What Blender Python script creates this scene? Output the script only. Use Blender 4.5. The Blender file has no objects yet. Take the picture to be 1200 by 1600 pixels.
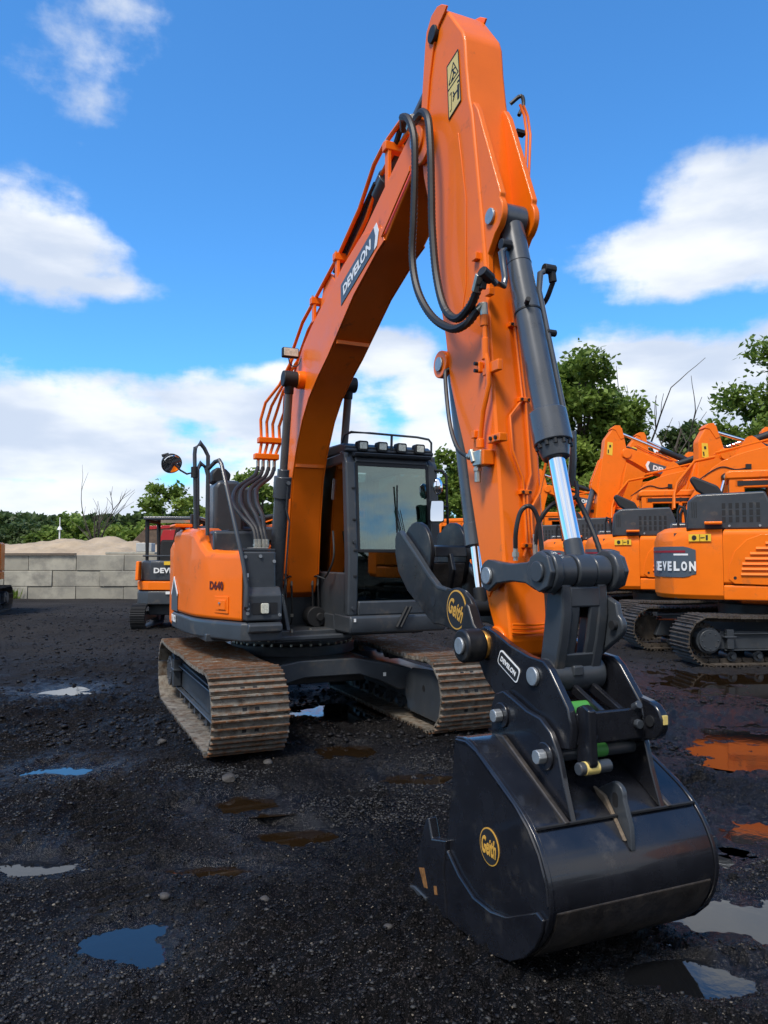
import bpy, bmesh, math, random
import numpy as np
from mathutils import Vector, Matrix, noise as mnoise
R = math.radians
random.seed(7)
S = bpy.context.scene
COL = S.collection

# ------------------------------------------------------------------ camera
cam = bpy.data.objects.new('camera', bpy.data.cameras.new('camera'))
COL.objects.link(cam); S.camera = cam
cam.data.sensor_fit = 'VERTICAL'
cam.data.sensor_height = 24.0
cam.data.lens = 24.0 * 1186.0 / 1600.0
cam.data.clip_end = 3000
cam.data.clip_start = 0.05
cam.location = (0, 0, 1.6)
cam.rotation_euler = (R(90) + math.atan(70 / 1186.0), 0, 0)
S.render.resolution_x = 768; S.render.resolution_y = 1024
S.view_settings.view_transform = 'Standard'
S.view_settings.look = 'None'
S.view_settings.gamma = 1
S.view_settings.use_curve_mapping = False
S.view_settings.exposure = 0.7

# ------------------------------------------------------------------ sun + sky
SUN_EL, SUN_AZ = R(57), R(212)          # azimuth clockwise from +Y: high behind the camera, to the left
sd = Vector((math.sin(SUN_AZ) * math.cos(SUN_EL), math.cos(SUN_AZ) * math.cos(SUN_EL), math.sin(SUN_EL)))
sun = bpy.data.objects.new('sun', bpy.data.lights.new('sun', 'SUN'))
COL.objects.link(sun)
sun.data.energy = 2.3; sun.data.angle = R(16); sun.data.color = (1, .93, .84)
sun.rotation_euler = sd.to_track_quat('Z', 'Y').to_euler()

W = bpy.data.worlds.new('World'); S.world = W; W.use_nodes = True
nt = W.node_tree; N = nt.nodes; L = nt.links
N.clear()
def wn(t, **k):
    n = N.new(t)
    for a, b in k.items(): setattr(n, a, b)
    return n
def vmath(op, a, b=None):
    n = wn('ShaderNodeVectorMath', operation=op)
    for i, v in enumerate((a, b)):
        if v is None: continue
        if isinstance(v, tuple): n.inputs[i].default_value = v
        else: L.new(v, n.inputs[i])
    return n
def fmath(op, a, b=None, c=None, clamp=False):
    n = wn('ShaderNodeMath', operation=op); n.use_clamp = clamp
    for i, v in enumerate((a, b, c)):
        if v is None: continue
        if isinstance(v, (int, float)): n.inputs[i].default_value = v
        else: L.new(v, n.inputs[i])
    return n.outputs[0]
sky = wn('ShaderNodeTexSky', sky_type='NISHITA', sun_disc=False)
sky.sun_elevation = SUN_EL; sky.sun_rotation = SUN_AZ
sky.air_density = 1.0; sky.dust_density = 0.3; sky.ozone_density = 2.2
tc = wn('ShaderNodeTexCoord')
dirn = vmath('NORMALIZE', tc.outputs['Generated']).outputs[0]
sep = wn('ShaderNodeSeparateXYZ'); L.new(dirn, sep.inputs[0])
# cloud noise: stretched sideways like real cumulus seen low in the sky
zz = fmath('ADD', sep.outputs['Z'], 0.22)
px_ = fmath('DIVIDE', sep.outputs['X'], zz); py_ = fmath('DIVIDE', sep.outputs['Y'], zz)
comb = wn('ShaderNodeCombineXYZ'); L.new(px_, comb.inputs[0]); L.new(py_, comb.inputs[1]); L.new(fmath('MULTIPLY', sep.outputs['Z'], 3.0), comb.inputs[2])
nz = wn('ShaderNodeTexNoise'); nz.inputs['Scale'].default_value = 1.7; nz.inputs['Detail'].default_value = 9; nz.inputs['Roughness'].default_value = .56
L.new(comb.outputs[0], nz.inputs['Vector'])
nf = wn('ShaderNodeTexNoise'); nf.inputs['Scale'].default_value = 9; nf.inputs['Detail'].default_value = 8; nf.inputs['Roughness'].default_value = .6
L.new(dirn, nf.inputs['Vector'])
def skydir(x, y):
    p = math.atan(70 / 1186.)
    v = Vector((x - 600, 1186 * math.cos(p) - (800 - y) * math.sin(p), 1186 * math.sin(p) + (800 - y) * math.cos(p)))
    return v.normalized()
# clouds as they stand in this sky: direction, half width, half height, strength
CL = [(50, 400, 125, 76, 1.0), (140, 445, 100, 26, .75), (90, 690, 350, 95, 1.05), (330, 640, 130, 55, .75), (120, 800, 420, 80, .9), (400, 765, 240, 75, .8),
      (1100, 400, 190, 58, 1.1), (1205, 335, 150, 85, 1.15), (1120, 600, 330, 80, 1.0), (960, 575, 110, 65, .9), (1180, 690, 400, 100, .95), (1040, 540, 120, 26, .6), (900, 700, 300, 80, .8),
      (140, 70, 30, 34, .1), (185, 0, 40, 26, .3), (600, 556, 60, 28, .62), (660, 640, 55, 60, .72), (560, 665, 70, 40, .55), (420, 585, 100, 22, .45)]
acc = None
for (x, y, rx, ry, s) in CL:
    c = skydir(x, y)
    d = vmath('SUBTRACT', dirn, tuple(c)).outputs[0]
    d = vmath('MULTIPLY', d, (1186. / rx, 1186. / rx * .9, 1186. / ry)).outputs[0]
    ln = vmath('LENGTH', d).outputs['Value']
    m = fmath('MULTIPLY', fmath('SUBTRACT', 1.15, ln), s * .75)
    m = fmath('MAXIMUM', m, -0.6)
    acc = m if acc is None else fmath('SMOOTH_MAX', acc, m, .12)
# general cover: a broken bank near the horizon everywhere, scattered heaps higher up
hor = fmath('MULTIPLY', fmath('SUBTRACT', 0.10, sep.outputs['Z']), 4.2)
back = fmath('MULTIPLY', fmath('SUBTRACT', -0.25, sep.outputs['Y']), 2.0)  # unseen cloud behind the camera, thickened to throw whiter light on the fronts
back = fmath('MINIMUM', back, .42)
acc = fmath('SMOOTH_MAX', acc, fmath('MINIMUM', hor, .35), .15)
acc = fmath('SMOOTH_MAX', acc, back, .15)
dens = fmath('ADD', acc, fmath('MULTIPLY', fmath('SUBTRACT', nz.outputs['Fac'], .5), 1.7))
dens = fmath('ADD', dens, fmath('MULTIPLY', fmath('SUBTRACT', nf.outputs['Fac'], .5), .9))
mr = wn('ShaderNodeMapRange', interpolation_type='SMOOTHSTEP')
L.new(dens, mr.inputs['Value']); mr.inputs['From Min'].default_value = -.02; mr.inputs['From Max'].default_value = .36
shade = wn('ShaderNodeMapRange', interpolation_type='SMOOTHSTEP')
vs = vmath('ADD', dirn, (0.0, 0.0, -0.035)).outputs[0]
nb = wn('ShaderNodeTexNoise'); nb.inputs['Scale'].default_value = 4.2; nb.inputs['Detail'].default_value = 6; nb.inputs['Roughness'].default_value = .5
L.new(vmath('MULTIPLY', vs, (1, 1, 3.2)).outputs[0], nb.inputs['Vector'])
L.new(nb.outputs['Fac'], shade.inputs['Value']); shade.inputs['From Min'].default_value = .36; shade.inputs['From Max'].default_value = .62
ccol = wn('ShaderNodeMix', data_type='RGBA')
ccol.inputs['A'].default_value = (4.0, 4.55, 5.5, 1); ccol.inputs['B'].default_value = (6.25, 6.45, 6.7, 1)
L.new(shade.outputs[0], ccol.inputs['Factor'])
tint = wn('ShaderNodeMix', data_type='RGBA', blend_type='MULTIPLY'); tint.inputs['Factor'].default_value = 1
L.new(sky.outputs[0], tint.inputs['A']); tint.inputs['B'].default_value = (.50, 1.10, 1.55, 1)
mix = wn('ShaderNodeMix', data_type='RGBA')
L.new(fmath('MULTIPLY', mr.outputs[0], .97), mix.inputs['Factor']); L.new(tint.outputs['Result'], mix.inputs['A']); L.new(ccol.outputs['Result'], mix.inputs['B'])
bg = wn('ShaderNodeBackground'); bg.inputs['Strength'].default_value = .102
L.new(mix.outputs['Result'], bg.inputs['Color'])
wo = wn('ShaderNodeOutputWorld'); L.new(bg.outputs[0], wo.inputs['Surface'])

# ------------------------------------------------------------------ materials
MATS = {}
def mat(name, col, rough=.5, metal=0., coat=0., var=.0, vscale=6., rvar=0., bump=0., bscale=60., dirt=None, dscale=2.5, damt=.5, trans=0., ior=1.45, objrand=0., spec=.5):
    m = bpy.data.materials.new(name); m.use_nodes = True
    t = m.node_tree; n = t.nodes; l = t.links
    b = n['Principled BSDF']
    b.inputs['Base Color'].default_value = (*col, 1); b.inputs['Roughness'].default_value = rough
    b.inputs['Metallic'].default_value = metal; b.inputs['Specular IOR Level'].default_value = spec; b.inputs['Coat Weight'].default_value = coat; b.inputs['Coat Roughness'].default_value = .06
    b.inputs['Transmission Weight'].default_value = trans; b.inputs['IOR'].default_value = ior
    tcn = n.new('ShaderNodeTexCoord'); src = tcn.outputs['Object']
    cur = None
    if var or dirt or rvar:
        a = n.new('ShaderNodeTexNoise'); a.inputs['Scale'].default_value = vscale; a.inputs['Detail'].default_value = 7; a.inputs['Roughness'].default_value = .62
        l.new(src, a.inputs['Vector'])
    if var:
        r = n.new('ShaderNodeMapRange'); l.new(a.outputs['Fac'], r.inputs['Value'])
        r.inputs['From Min'].default_value = .3; r.inputs['From Max'].default_value = .7
        r.inputs['To Min'].default_value = 1 - var; r.inputs['To Max'].default_value = 1 + var
        mx = n.new('ShaderNodeMix'); mx.data_type = 'RGBA'; mx.blend_type = 'MULTIPLY'; mx.inputs['Factor'].default_value = 1
        mx.inputs['A'].default_value = (*col, 1)
        cc = n.new('ShaderNodeCombineColor'); [l.new(r.outputs[0], cc.inputs[i]) for i in range(3)]
        l.new(cc.outputs[0], mx.inputs['B']); cur = mx.outputs['Result']
    if objrand:
        oi = n.new('ShaderNodeObjectInfo')
        r = n.new('ShaderNodeMapRange'); l.new(oi.outputs['Random'], r.inputs['Value'])
        r.inputs['To Min'].default_value = 1 - objrand; r.inputs['To Max'].default_value = 1 + objrand
        mx = n.new('ShaderNodeMix'); mx.data_type = 'RGBA'; mx.blend_type = 'MULTIPLY'; mx.inputs['Factor'].default_value = 1
        if cur: l.new(cur, mx.inputs['A'])
        else: mx.inputs['A'].default_value = (*col, 1)
        cc = n.new('ShaderNodeCombineColor'); [l.new(r.outputs[0], cc.inputs[i]) for i in range(3)]
        l.new(cc.outputs[0], mx.inputs['B']); cur = mx.outputs['Result']
    if dirt:
        d = n.new('ShaderNodeTexNoise'); d.inputs['Scale'].default_value = dscale; d.inputs['Detail'].default_value = 9; d.inputs['Roughness'].default_value = .68
        if objrand:
            oi2 = n.new('ShaderNodeObjectInfo'); ad = n.new('ShaderNodeVectorMath'); ad.operation = 'ADD'
            l.new(src, ad.inputs[0]); l.new(oi2.outputs['Location'], ad.inputs[1]); l.new(ad.outputs[0], d.inputs['Vector'])
        else: l.new(src, d.inputs['Vector'])
        r = n.new('ShaderNodeMapRange'); r.interpolation_type = 'SMOOTHSTEP'; l.new(d.outputs['Fac'], r.inputs['Value'])
        r.inputs['From Min'].default_value = .62 - damt * .4; r.inputs['From Max'].default_value = .78 - damt * .2
        mx = n.new('ShaderNodeMix'); mx.data_type = 'RGBA'
        l.new(r.outputs[0], mx.inputs['Factor'])
        if cur: l.new(cur, mx.inputs['A'])
        else: mx.inputs['A'].default_value = (*col, 1)
        mx.inputs['B'].default_value = (*dirt, 1); cur = mx.outputs['Result']
    if cur: l.new(cur, b.inputs['Base Color'])
    if rvar:
        r = n.new('ShaderNodeMapRange'); l.new(a.outputs['Fac'], r.inputs['Value'])
        r.inputs['From Min'].default_value = .3; r.inputs['From Max'].default_value = .7
        r.inputs['To Min'].default_value = max(.02, rough - rvar); r.inputs['To Max'].default_value = rough + rvar
        l.new(r.outputs[0], b.inputs['Roughness'])
    if bump:
        c = n.new('ShaderNodeTexNoise'); c.inputs['Scale'].default_value = bscale; c.inputs['Detail'].default_value = 6
        l.new(src, c.inputs['Vector'])
        bp = n.new('ShaderNodeBump'); bp.inputs['Strength'].default_value = bump; bp.inputs['Distance'].default_value = .01
        l.new(c.outputs['Fac'], bp.inputs['Height']); l.new(bp.outputs[0], b.inputs['Normal'])
    MATS[name] = m
    return m
ORANGE = mat('orange_paint', (.86, .160, .003), .42, coat=.2, var=.06, vscale=3, rvar=.09, bump=.06, bscale=5, dirt=(.42, .10, .02), dscale=5, damt=.08, spec=.28)
ORANGE2 = mat('fleet_orange_paint', (.88, .172, .003), .5, coat=.1, var=.06, vscale=2, dirt=(.45, .13, .03), dscale=3, damt=.12, spec=.3)
CHAR = mat('charcoal_paint', (.040, .047, .056), .42, coat=.15, var=.12, vscale=4, rvar=.08, bump=.05, bscale=40, dirt=(.09, .08, .07), dscale=6, damt=.2)
BLACK = mat('gloss_black_paint', (.011, .012, .016), .26, coat=.4, var=.25, vscale=5, rvar=.1, bump=.04, bscale=20, dirt=(.055, .050, .044), dscale=4, damt=.16)
BLACK2 = mat('satin_black_paint', (.0085, .0088, .0105), .38, coat=.05, var=.3, vscale=5, rvar=.12, bump=.06, bscale=25, dirt=(.04, .036, .03), dscale=7, damt=.3)
BLACKM = mat('matt_black_plastic', (.014, .015, .017), .6, var=.1)
STEEL = mat('worn_track_steel', (.20, .18, .15), .66, metal=.3, var=.38, vscale=14, objrand=.22, rvar=.15, bump=.6, bscale=45, dirt=(.12, .075, .045), dscale=9, damt=.42)
def steel_wear(m, tip, gap):
    """ridge tips polished rusty, hollows patchily muddy and darkened for contrast: fixed to the shoe itself"""
    t = m.node_tree; n = t.nodes; l = t.links; b = n['Principled BSDF']; src = b.inputs['Base Color'].links[0].from_socket
    tcn = n.new('ShaderNodeTexCoord'); sp = n.new('ShaderNodeSeparateXYZ'); l.new(tcn.outputs['Object'], sp.inputs[0])
    oi = n.new('ShaderNodeObjectInfo'); ad = n.new('ShaderNodeVectorMath'); ad.operation = 'ADD'; l.new(tcn.outputs['Object'], ad.inputs[0]); l.new(oi.outputs['Location'], ad.inputs[1])
    q = n.new('ShaderNodeTexNoise'); q.inputs['Scale'].default_value = 13; q.inputs['Detail'].default_value = 8; q.inputs['Roughness'].default_value = .7; l.new(ad.outputs[0], q.inputs['Vector'])
    r = n.new('ShaderNodeMapRange'); r.interpolation_type = 'SMOOTHSTEP'; l.new(sp.outputs['Z'], r.inputs['Value']); r.inputs['From Min'].default_value = .014; r.inputs['From Max'].default_value = .026
    mu = n.new('ShaderNodeMath'); mu.operation = 'MULTIPLY'; l.new(r.outputs[0], mu.inputs[0]); r2 = n.new('ShaderNodeMapRange'); l.new(q.outputs['Fac'], r2.inputs['Value']); r2.inputs['From Min'].default_value = .38; r2.inputs['From Max'].default_value = .55; l.new(r2.outputs[0], mu.inputs[1])
    m1 = n.new('ShaderNodeMix'); m1.data_type = 'RGBA'; l.new(mu.outputs[0], m1.inputs['Factor']); l.new(src, m1.inputs['A']); m1.inputs['B'].default_value = (*tip, 1)
    r3 = n.new('ShaderNodeMapRange'); r3.interpolation_type = 'SMOOTHSTEP'; l.new(q.outputs['Fac'], r3.inputs['Value']); r3.inputs['From Min'].default_value = .52; r3.inputs['From Max'].default_value = .66
    r4 = n.new('ShaderNodeMapRange'); l.new(sp.outputs['Z'], r4.inputs['Value']); r4.inputs['From Min'].default_value = .02; r4.inputs['From Max'].default_value = .004
    m4 = n.new('ShaderNodeMath'); m4.operation = 'MULTIPLY'; l.new(r3.outputs[0], m4.inputs[0]); l.new(r4.outputs[0], m4.inputs[1])
    m2 = n.new('ShaderNodeMix'); m2.data_type = 'RGBA'; l.new(m4.outputs[0], m2.inputs['Factor']); l.new(m1.outputs['Result'], m2.inputs['A']); m2.inputs['B'].default_value = (*gap, 1)
    l.new(m2.outputs['Result'], b.inputs['Base Color'])
steel_wear(STEEL, (.17, .075, .032), (.062, .048, .036))
STEELD = mat('muddy_track_steel', (.085, .072, .060), .7, metal=.2, var=.35, vscale=9, objrand=.2, bump=.5, bscale=45, dirt=(.055, .042, .03), dscale=5, damt=.6)
MUD = mat('dried_mud', (.16, .125, .09), .95, var=.3, vscale=10, bump=1, bscale=30)
CHROME = mat('chrome_rod', (.82, .83, .85), .09, metal=1)
CYLG = mat('cylinder_grey_paint', (.060, .068, .080), .30, coat=.4, var=.08, vscale=5, rvar=.06, dirt=(.03, .03, .035), dscale=4, damt=.2)
RODP = mat('wrapped_rod', (.15, .13, .125), .38, metal=.5, var=.15)
ZINC = mat('zinc_fitting', (.46, .44, .38), .38, metal=.8, var=.2, vscale=30)
PINS = mat('silver_pin_head', (.38, .40, .41), .42, metal=.7, var=.15, vscale=20, bump=.3, bscale=200)
RUB = mat('rubber_hose', (.022, .022, .023), .5, var=.2, vscale=30)
WHITE = mat('white_vinyl', (.80, .80, .78), .45)
GREYV = mat('grey_vinyl', (.075, .095, .115), .45)
REDV = mat('red_vinyl', (.28, .01, .02), .4)
DARKV = mat('dark_red_lettering', (.10, .012, .008), .45)
YELV = mat('yellow_vinyl', (.82, .52, .04), .4, var=.08)
YEL2 = mat('cream_yellow_vinyl', (.72, .55, .18), .45, var=.08)
GOLD = mat('gold_vinyl', (.62, .34, .06), .4, var=.1)
BRASS = mat('greasy_bronze_bush', (.50, .24, .05), .35, metal=.6, var=.3, vscale=20)
GREEN = mat('green_plastic', (.06, .26, .05), .5)
SCUF = mat('scuffed_wear_steel', (.038, .033, .030), .45, metal=.2, var=.5, vscale=9, rvar=.12, bump=.3, bscale=50, dirt=(.075, .062, .05), dscale=8, damt=.4)
AMBER = mat('orange_reflector', (.9, .2, .02), .3)
LENS = mat('light_lens', (.62, .62, .52), .18, var=.3, vscale=60, coat=.5)
MIRR = mat('mirror_glass', (.86, .88, .90), .02, metal=1)
CLOTH = mat('black_seat_cloth', (.018, .019, .021), .85)
def glass(name, col, alpha):
    m = bpy.data.materials.new(name); m.use_nodes = True
    t = m.node_tree; n = t.nodes; l = t.links; n.clear()
    o = n.new('ShaderNodeOutputMaterial'); tr = n.new('ShaderNodeBsdfTransparent'); tr.inputs[0].default_value = (*col, 1)
    gl = n.new('ShaderNodeBsdfGlossy'); gl.inputs['Roughness'].default_value = .015; gl.inputs['Color'].default_value = (.62, .72, .68, 1)
    fr = n.new('ShaderNodeFresnel'); fr.inputs['IOR'].default_value = 1.5
    ma = n.new('ShaderNodeMath'); ma.operation = 'MULTIPLY_ADD'; l.new(fr.outputs[0], ma.inputs[0]); ma.inputs[1].default_value = 1.2; ma.inputs[2].default_value = alpha
    mi = n.new('ShaderNodeMixShader'); l.new(ma.outputs[0], mi.inputs[0]); l.new(tr.outputs[0], mi.inputs[1]); l.new(gl.outputs[0], mi.inputs[2])
    l.new(mi.outputs[0], o.inputs[0]); return m
GLASS = glass('tinted_cab_glass', (.52, .62, .57), .17)
GLASSD = glass('dark_cab_glass', (.34, .38, .36), .10)

# ------------------------------------------------------------------ helpers
def tag(o, label=None, cat=None, group=None, kind=None):
    if label: o['label'] = label
    if cat: o['category'] = cat
    if group: o['group'] = group
    if kind: o['kind'] = kind
    return o
def empty(name, loc=(0, 0, 0), yaw=0.):
    o = bpy.data.objects.new(name, None); COL.objects.link(o)
    o.location = loc; o.rotation_euler = (0, 0, yaw); o.empty_display_size = .3
    return o
def link(name, me, parent=None, mw=None):
    o = bpy.data.objects.new(name, me); COL.objects.link(o)
    if parent is not None: o.parent = parent
    if mw is not None: o.matrix_local = mw
    return o
def clusters(bm):
    bm.verts.ensure_lookup_table(); bm.verts.index_update(); seen = set(); comps = []
    for v0 in bm.verts:
        if v0.index in seen: continue
        st = [v0]; seen.add(v0.index); c = []
        while st:
            v_ = st.pop(); c.append(v_)
            for e in v_.link_edges:
                w = e.other_vert(v_)
                if w.index not in seen: seen.add(w.index); st.append(w)
        lo = [min(v_.co[i] for v_ in c) - .004 for i in range(3)]; hi = [max(v_.co[i] for v_ in c) + .004 for i in range(3)]
        comps.append([c, lo, hi])
    again = True
    while again:
        again = False
        for i in range(len(comps)):
            for j in range(i + 1, len(comps)):
                a, b = comps[i], comps[j]
                if all(a[1][k] <= b[2][k] and b[1][k] <= a[2][k] for k in range(3)):
                    comps[i] = [a[0] + b[0], [min(a[1][k], b[1][k]) for k in range(3)], [max(a[2][k], b[2][k]) for k in range(3)]]
                    comps.pop(j); again = True; break
            if again: break
    return comps
KEEP = {'weed', 'track_chain', 'lettering'}
def finish(name, bm, m, parent=None, bevel=0., ang=34, seg=2):
    """link the bmesh as one object; pieces that stand apart become objects of their own"""
    if name not in KEEP and 8 < len(bm.verts) < 4000:
        cs = clusters(bm)
        if 1 < len(cs) < 60:
            first = None
            for c in cs:
                ids = {v_.index for v_ in c[0]}; nb = bm.copy(); nb.verts.ensure_lookup_table(); nb.verts.index_update()
                bmesh.ops.delete(nb, geom=[v_ for v_ in nb.verts if v_.index not in ids], context='VERTS')
                o = finish1(name, nb, m, parent, bevel, ang, seg)
                first = first or o
            bm.free(); return first
    return finish1(name, bm, m, parent, bevel, ang, seg)
def finish1(name, bm, m, parent=None, bevel=0., ang=34, seg=2):
    bmesh.ops.recalc_face_normals(bm, faces=bm.faces)
    a = R(ang)
    for e in bm.edges:
        e.smooth = not (len(e.link_faces) == 2 and e.calc_face_angle(3.2) > a)
    for f in bm.faces: f.smooth = True
    me = bpy.data.meshes.new(name); bm.to_mesh(me); bm.free()
    for mm in (m if isinstance(m, (list, tuple)) else [m]): me.materials.append(mm)
    o = link(name, me, parent)
    if bevel:
        b = o.modifiers.new('bevel', 'BEVEL'); b.width = bevel; b.segments = seg; b.limit_method = 'ANGLE'; b.angle_limit = a
        b.use_clamp_overlap = True
        wnm = o.modifiers.new('wn', 'WEIGHTED_NORMAL'); wnm.keep_sharp = True
    return o
def BM(): return bmesh.new()
def box(bm, c, s, rot=None, mi=0):
    M = Matrix.Translation(c)
    if rot is not None: M = M @ (rot if isinstance(rot, Matrix) else Matrix.Rotation(rot, 4, 'Y'))
    r = bmesh.ops.create_cube(bm, size=1, matrix=M @ Matrix.Diagonal((s[0], s[1], s[2], 1)))
    if mi:
        for v in r['verts']:
            for f in v.link_faces: f.material_index = mi
    return r['verts']
def bx(bm, x0, x1, y0, y1, z0, z1, mi=0):
    return box(bm, ((x0 + x1) / 2, (y0 + y1) / 2, (z0 + z1) / 2), (abs(x1 - x0), abs(y1 - y0), abs(z1 - z0)), None, mi)
def prism(bm, prof, y0, y1, axis='y', mi=0, inset=0.):
    """extrude a 2D outline: axis y -> outline is (x,z); z -> (x,y); x -> (y,z)"""
    f = {'y': lambda a, b, t: (a, t, b), 'z': lambda a, b, t: (a, b, t), 'x': lambda a, b, t: (t, a, b)}[axis]
    A = [bm.verts.new(f(a, b, y0)) for a, b in prof]; B = [bm.verts.new(f(a, b, y1)) for a, b in prof]
    fs = [bm.faces.new(A), bm.faces.new(B[::-1])]
    n = len(prof)
    for i in range(n): fs.append(bm.faces.new((A[i], B[i], B[(i + 1) % n], A[(i + 1) % n])))
    for q in fs: q.material_index = mi
    return fs
def cyl(bm, p0, p1, r0, r1=None, n=20, mi=0, caps=True):
    p0 = Vector(p0); p1 = Vector(p1); r1 = r0 if r1 is None else r1
    d = (p1 - p0); q = d.to_track_quat('Z', 'Y').to_matrix().to_4x4()
    r = bmesh.ops.create_cone(bm, cap_ends=caps, segments=n, radius1=r0, radius2=r1, depth=d.length, matrix=Matrix.Translation((p0 + p1) / 2) @ q)
    if mi:
        for v in r['verts']:
            for f in v.link_faces: f.material_index = mi
    return r['verts']
def ycyl(bm, x, z, y0, y1, r, n=24, mi=0): return cyl(bm, (x, y0, z), (x, y1, z), r, None, n, mi)
def catmull(P, k=6):
    P = [Vector(p) for p in P]; Q = [P[0] * 2 - P[1]] + P + [P[-1] * 2 - P[-2]]; out = []
    for i in range(1, len(Q) - 2):
        for j in range(k):
            t = j / k
            out.append(.5 * ((2 * Q[i]) + (-Q[i - 1] + Q[i + 1]) * t + (2 * Q[i - 1] - 5 * Q[i] + 4 * Q[i + 1] - Q[i + 2]) * t * t + (-Q[i - 1] + 3 * Q[i] - 3 * Q[i + 1] + Q[i + 2]) * t ** 3))
    out.append(P[-1]); return out
def tube(bm, P, r, n=8, smooth=0, mi=0, radii=None):
    P = catmull(P, smooth) if smooth else [Vector(p) for p in P]
    rings = []; up = Vector((0.12, .97, .2)).normalized()
    for i, p in enumerate(P):
        d = (P[min(i + 1, len(P) - 1)] - P[max(i - 1, 0)]).normalized()
        a = d.cross(up)
        if a.length < 1e-3: a = d.cross(Vector((1, 0, 0)))
        a.normalize(); b = d.cross(a)
        k = 1.0
        if 0 < i < len(P) - 1 and not smooth:
            c = (P[i] - P[i - 1]).normalized().dot((P[i + 1] - P[i]).normalized()); k = 1 / max(.6, math.sqrt((1 + c) / 2))
        rr = (radii[i] if radii else r) * k
        rings.append([bm.verts.new(p + (a * math.cos(2 * math.pi * j / n) + b * math.sin(2 * math.pi * j / n)) * rr) for j in range(n)])
    for A, B in zip(rings, rings[1:]):
        for j in range(n):
            bm.faces.new((A[j], B[j], B[(j + 1) % n], A[(j + 1) % n])).material_index = mi
    bm.faces.new(rings[0]); bm.faces.new(rings[-1][::-1])
def hosebm(bm, P, r, smooth=8, rib=.012):
    """ribbed spiral-guard hose"""
    Q = catmull(P, smooth); L_ = [0]
    for a, b in zip(Q, Q[1:]): L_.append(L_[-1] + (b - a).length)
    n = max(6, int(L_[-1] / rib)); out = []; rad = []; j = 0
    for i in range(n + 1):
        s = L_[-1] * i / n
        while j < len(L_) - 2 and L_[j + 1] < s: j += 1
        t = (s - L_[j]) / max(1e-6, L_[j + 1] - L_[j]); out.append(Q[j].lerp(Q[j + 1], t)); rad.append(r * (1.08 if i % 2 else .92))
    rings = []; up = Vector((0.12, .97, .2)).normalized(); m = 8
    for i, p in enumerate(out):
        d = (out[min(i + 1, n)] - out[max(i - 1, 0)]).normalized(); a = d.cross(up).normalized(); b = d.cross(a)
        rings.append([bm.verts.new(p + (a * math.cos(2 * math.pi * k / m) + b * math.sin(2 * math.pi * k / m)) * rad[i]) for k in range(m)])
    for A, B in zip(rings, rings[1:]):
        for k in range(m): bm.faces.new((A[k], B[k], B[(k + 1) % m], A[(k + 1) % m]))
def rr(x0, x1, z0, z1, r, k=4):
    out = []
    for cx, cz, a0 in ((x1 - r, z1 - r, 0), (x0 + r, z1 - r, 90), (x0 + r, z0 + r, 180), (x1 - r, z0 + r, 270)):
        for i in range(k + 1):
            a = R(a0 + 90 * i / k); out.append((cx + r * math.cos(a), cz + r * math.sin(a)))
    return out
def arc(cx, cz, r, a0, a1, k=8): return [(cx + r * math.cos(R(a0 + (a1 - a0) * i / k)), cz + r * math.sin(R(a0 + (a1 - a0) * i / k))) for i in range(k + 1)]
def chaikin(P, n=2, closed=False):
    for _ in range(n):
        Q = []; m = len(P)
        for i in range(m if closed else m - 1):
            a, b = P[i], P[(i + 1) % m]
            Q += [(a[0] * .75 + b[0] * .25, a[1] * .75 + b[1] * .25), (a[0] * .25 + b[0] * .75, a[1] * .25 + b[1] * .75)]
        if not closed: Q = [P[0]] + Q + [P[-1]]
        P = Q
    return P
_tx = {}
def text_mesh(s, bold=.02, shear=0.):
    key = (s, bold, shear)
    if key in _tx: return _tx[key]
    c = bpy.data.curves.new('lettering', 'FONT'); c.body = s; c.size = 1; c.offset = bold; c.shear = shear; c.extrude = .004
    c.align_x = 'CENTER'; c.align_y = 'CENTER'; c.space_character = 1.04
    c.resolution_u = 3
    o = bpy.data.objects.new('t', c); COL.objects.link(o); bpy.context.view_layer.update()
    me = bpy.data.meshes.new_from_object(o.evaluated_get(bpy.context.evaluated_depsgraph_get()))
    me.name = 'lettering'
    bpy.data.objects.remove(o); _tx[key] = me; return me
def text(s, parent, m, origin, right, up, w=None, h=None, name='lettering', bold=.02, shear=0.):
    """flat vinyl lettering centred at origin, w x h metres"""
    me = text_mesh(s, bold, shear).copy(); me.materials.clear(); me.materials.append(m)
    co = np.empty(len(me.vertices) * 3); me.vertices.foreach_get('co', co); co = co.reshape(-1, 3)
    lo, hi = co.min(0), co.max(0); co -= (lo + hi) / 2
    sx = w / (hi[0] - lo[0]); sy = h / (hi[1] - lo[1])
    rt = Vector(right).normalized(); u = Vector(up).normalized(); nn = rt.cross(u)
    B = np.array([rt * sx, u * sy, nn * .25]); co = co @ B + np.array(origin)
    me.vertices.foreach_set('co', co.astype(np.float32).ravel()); me.update()
    o = link(name, me, parent); return o
def plate_on(bm, pts3, nrm, th, mi=0):
    """thin plate from a 3D outline"""
    n = Vector(nrm).normalized() * th
    A = [bm.verts.new(Vector(p)) for p in pts3]; B = [bm.verts.new(Vector(p) + n) for p in pts3]
    fs = [bm.faces.new(A), bm.faces.new(B[::-1])]; k = len(A)
    for i in range(k): fs.append(bm.faces.new((A[i], B[i], B[(i + 1) % k], A[(i + 1) % k])))
    for q in fs: q.material_index = mi
def copy_tree(o, parent=None, skip=()):
    c = o.copy(); COL.objects.link(c)
    if parent is not None:
        c.parent = parent
    for ch in list(o.children):
        if ch.name.split('.')[0] in skip: continue
        copy_tree(ch, c, skip)
    return c
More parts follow.
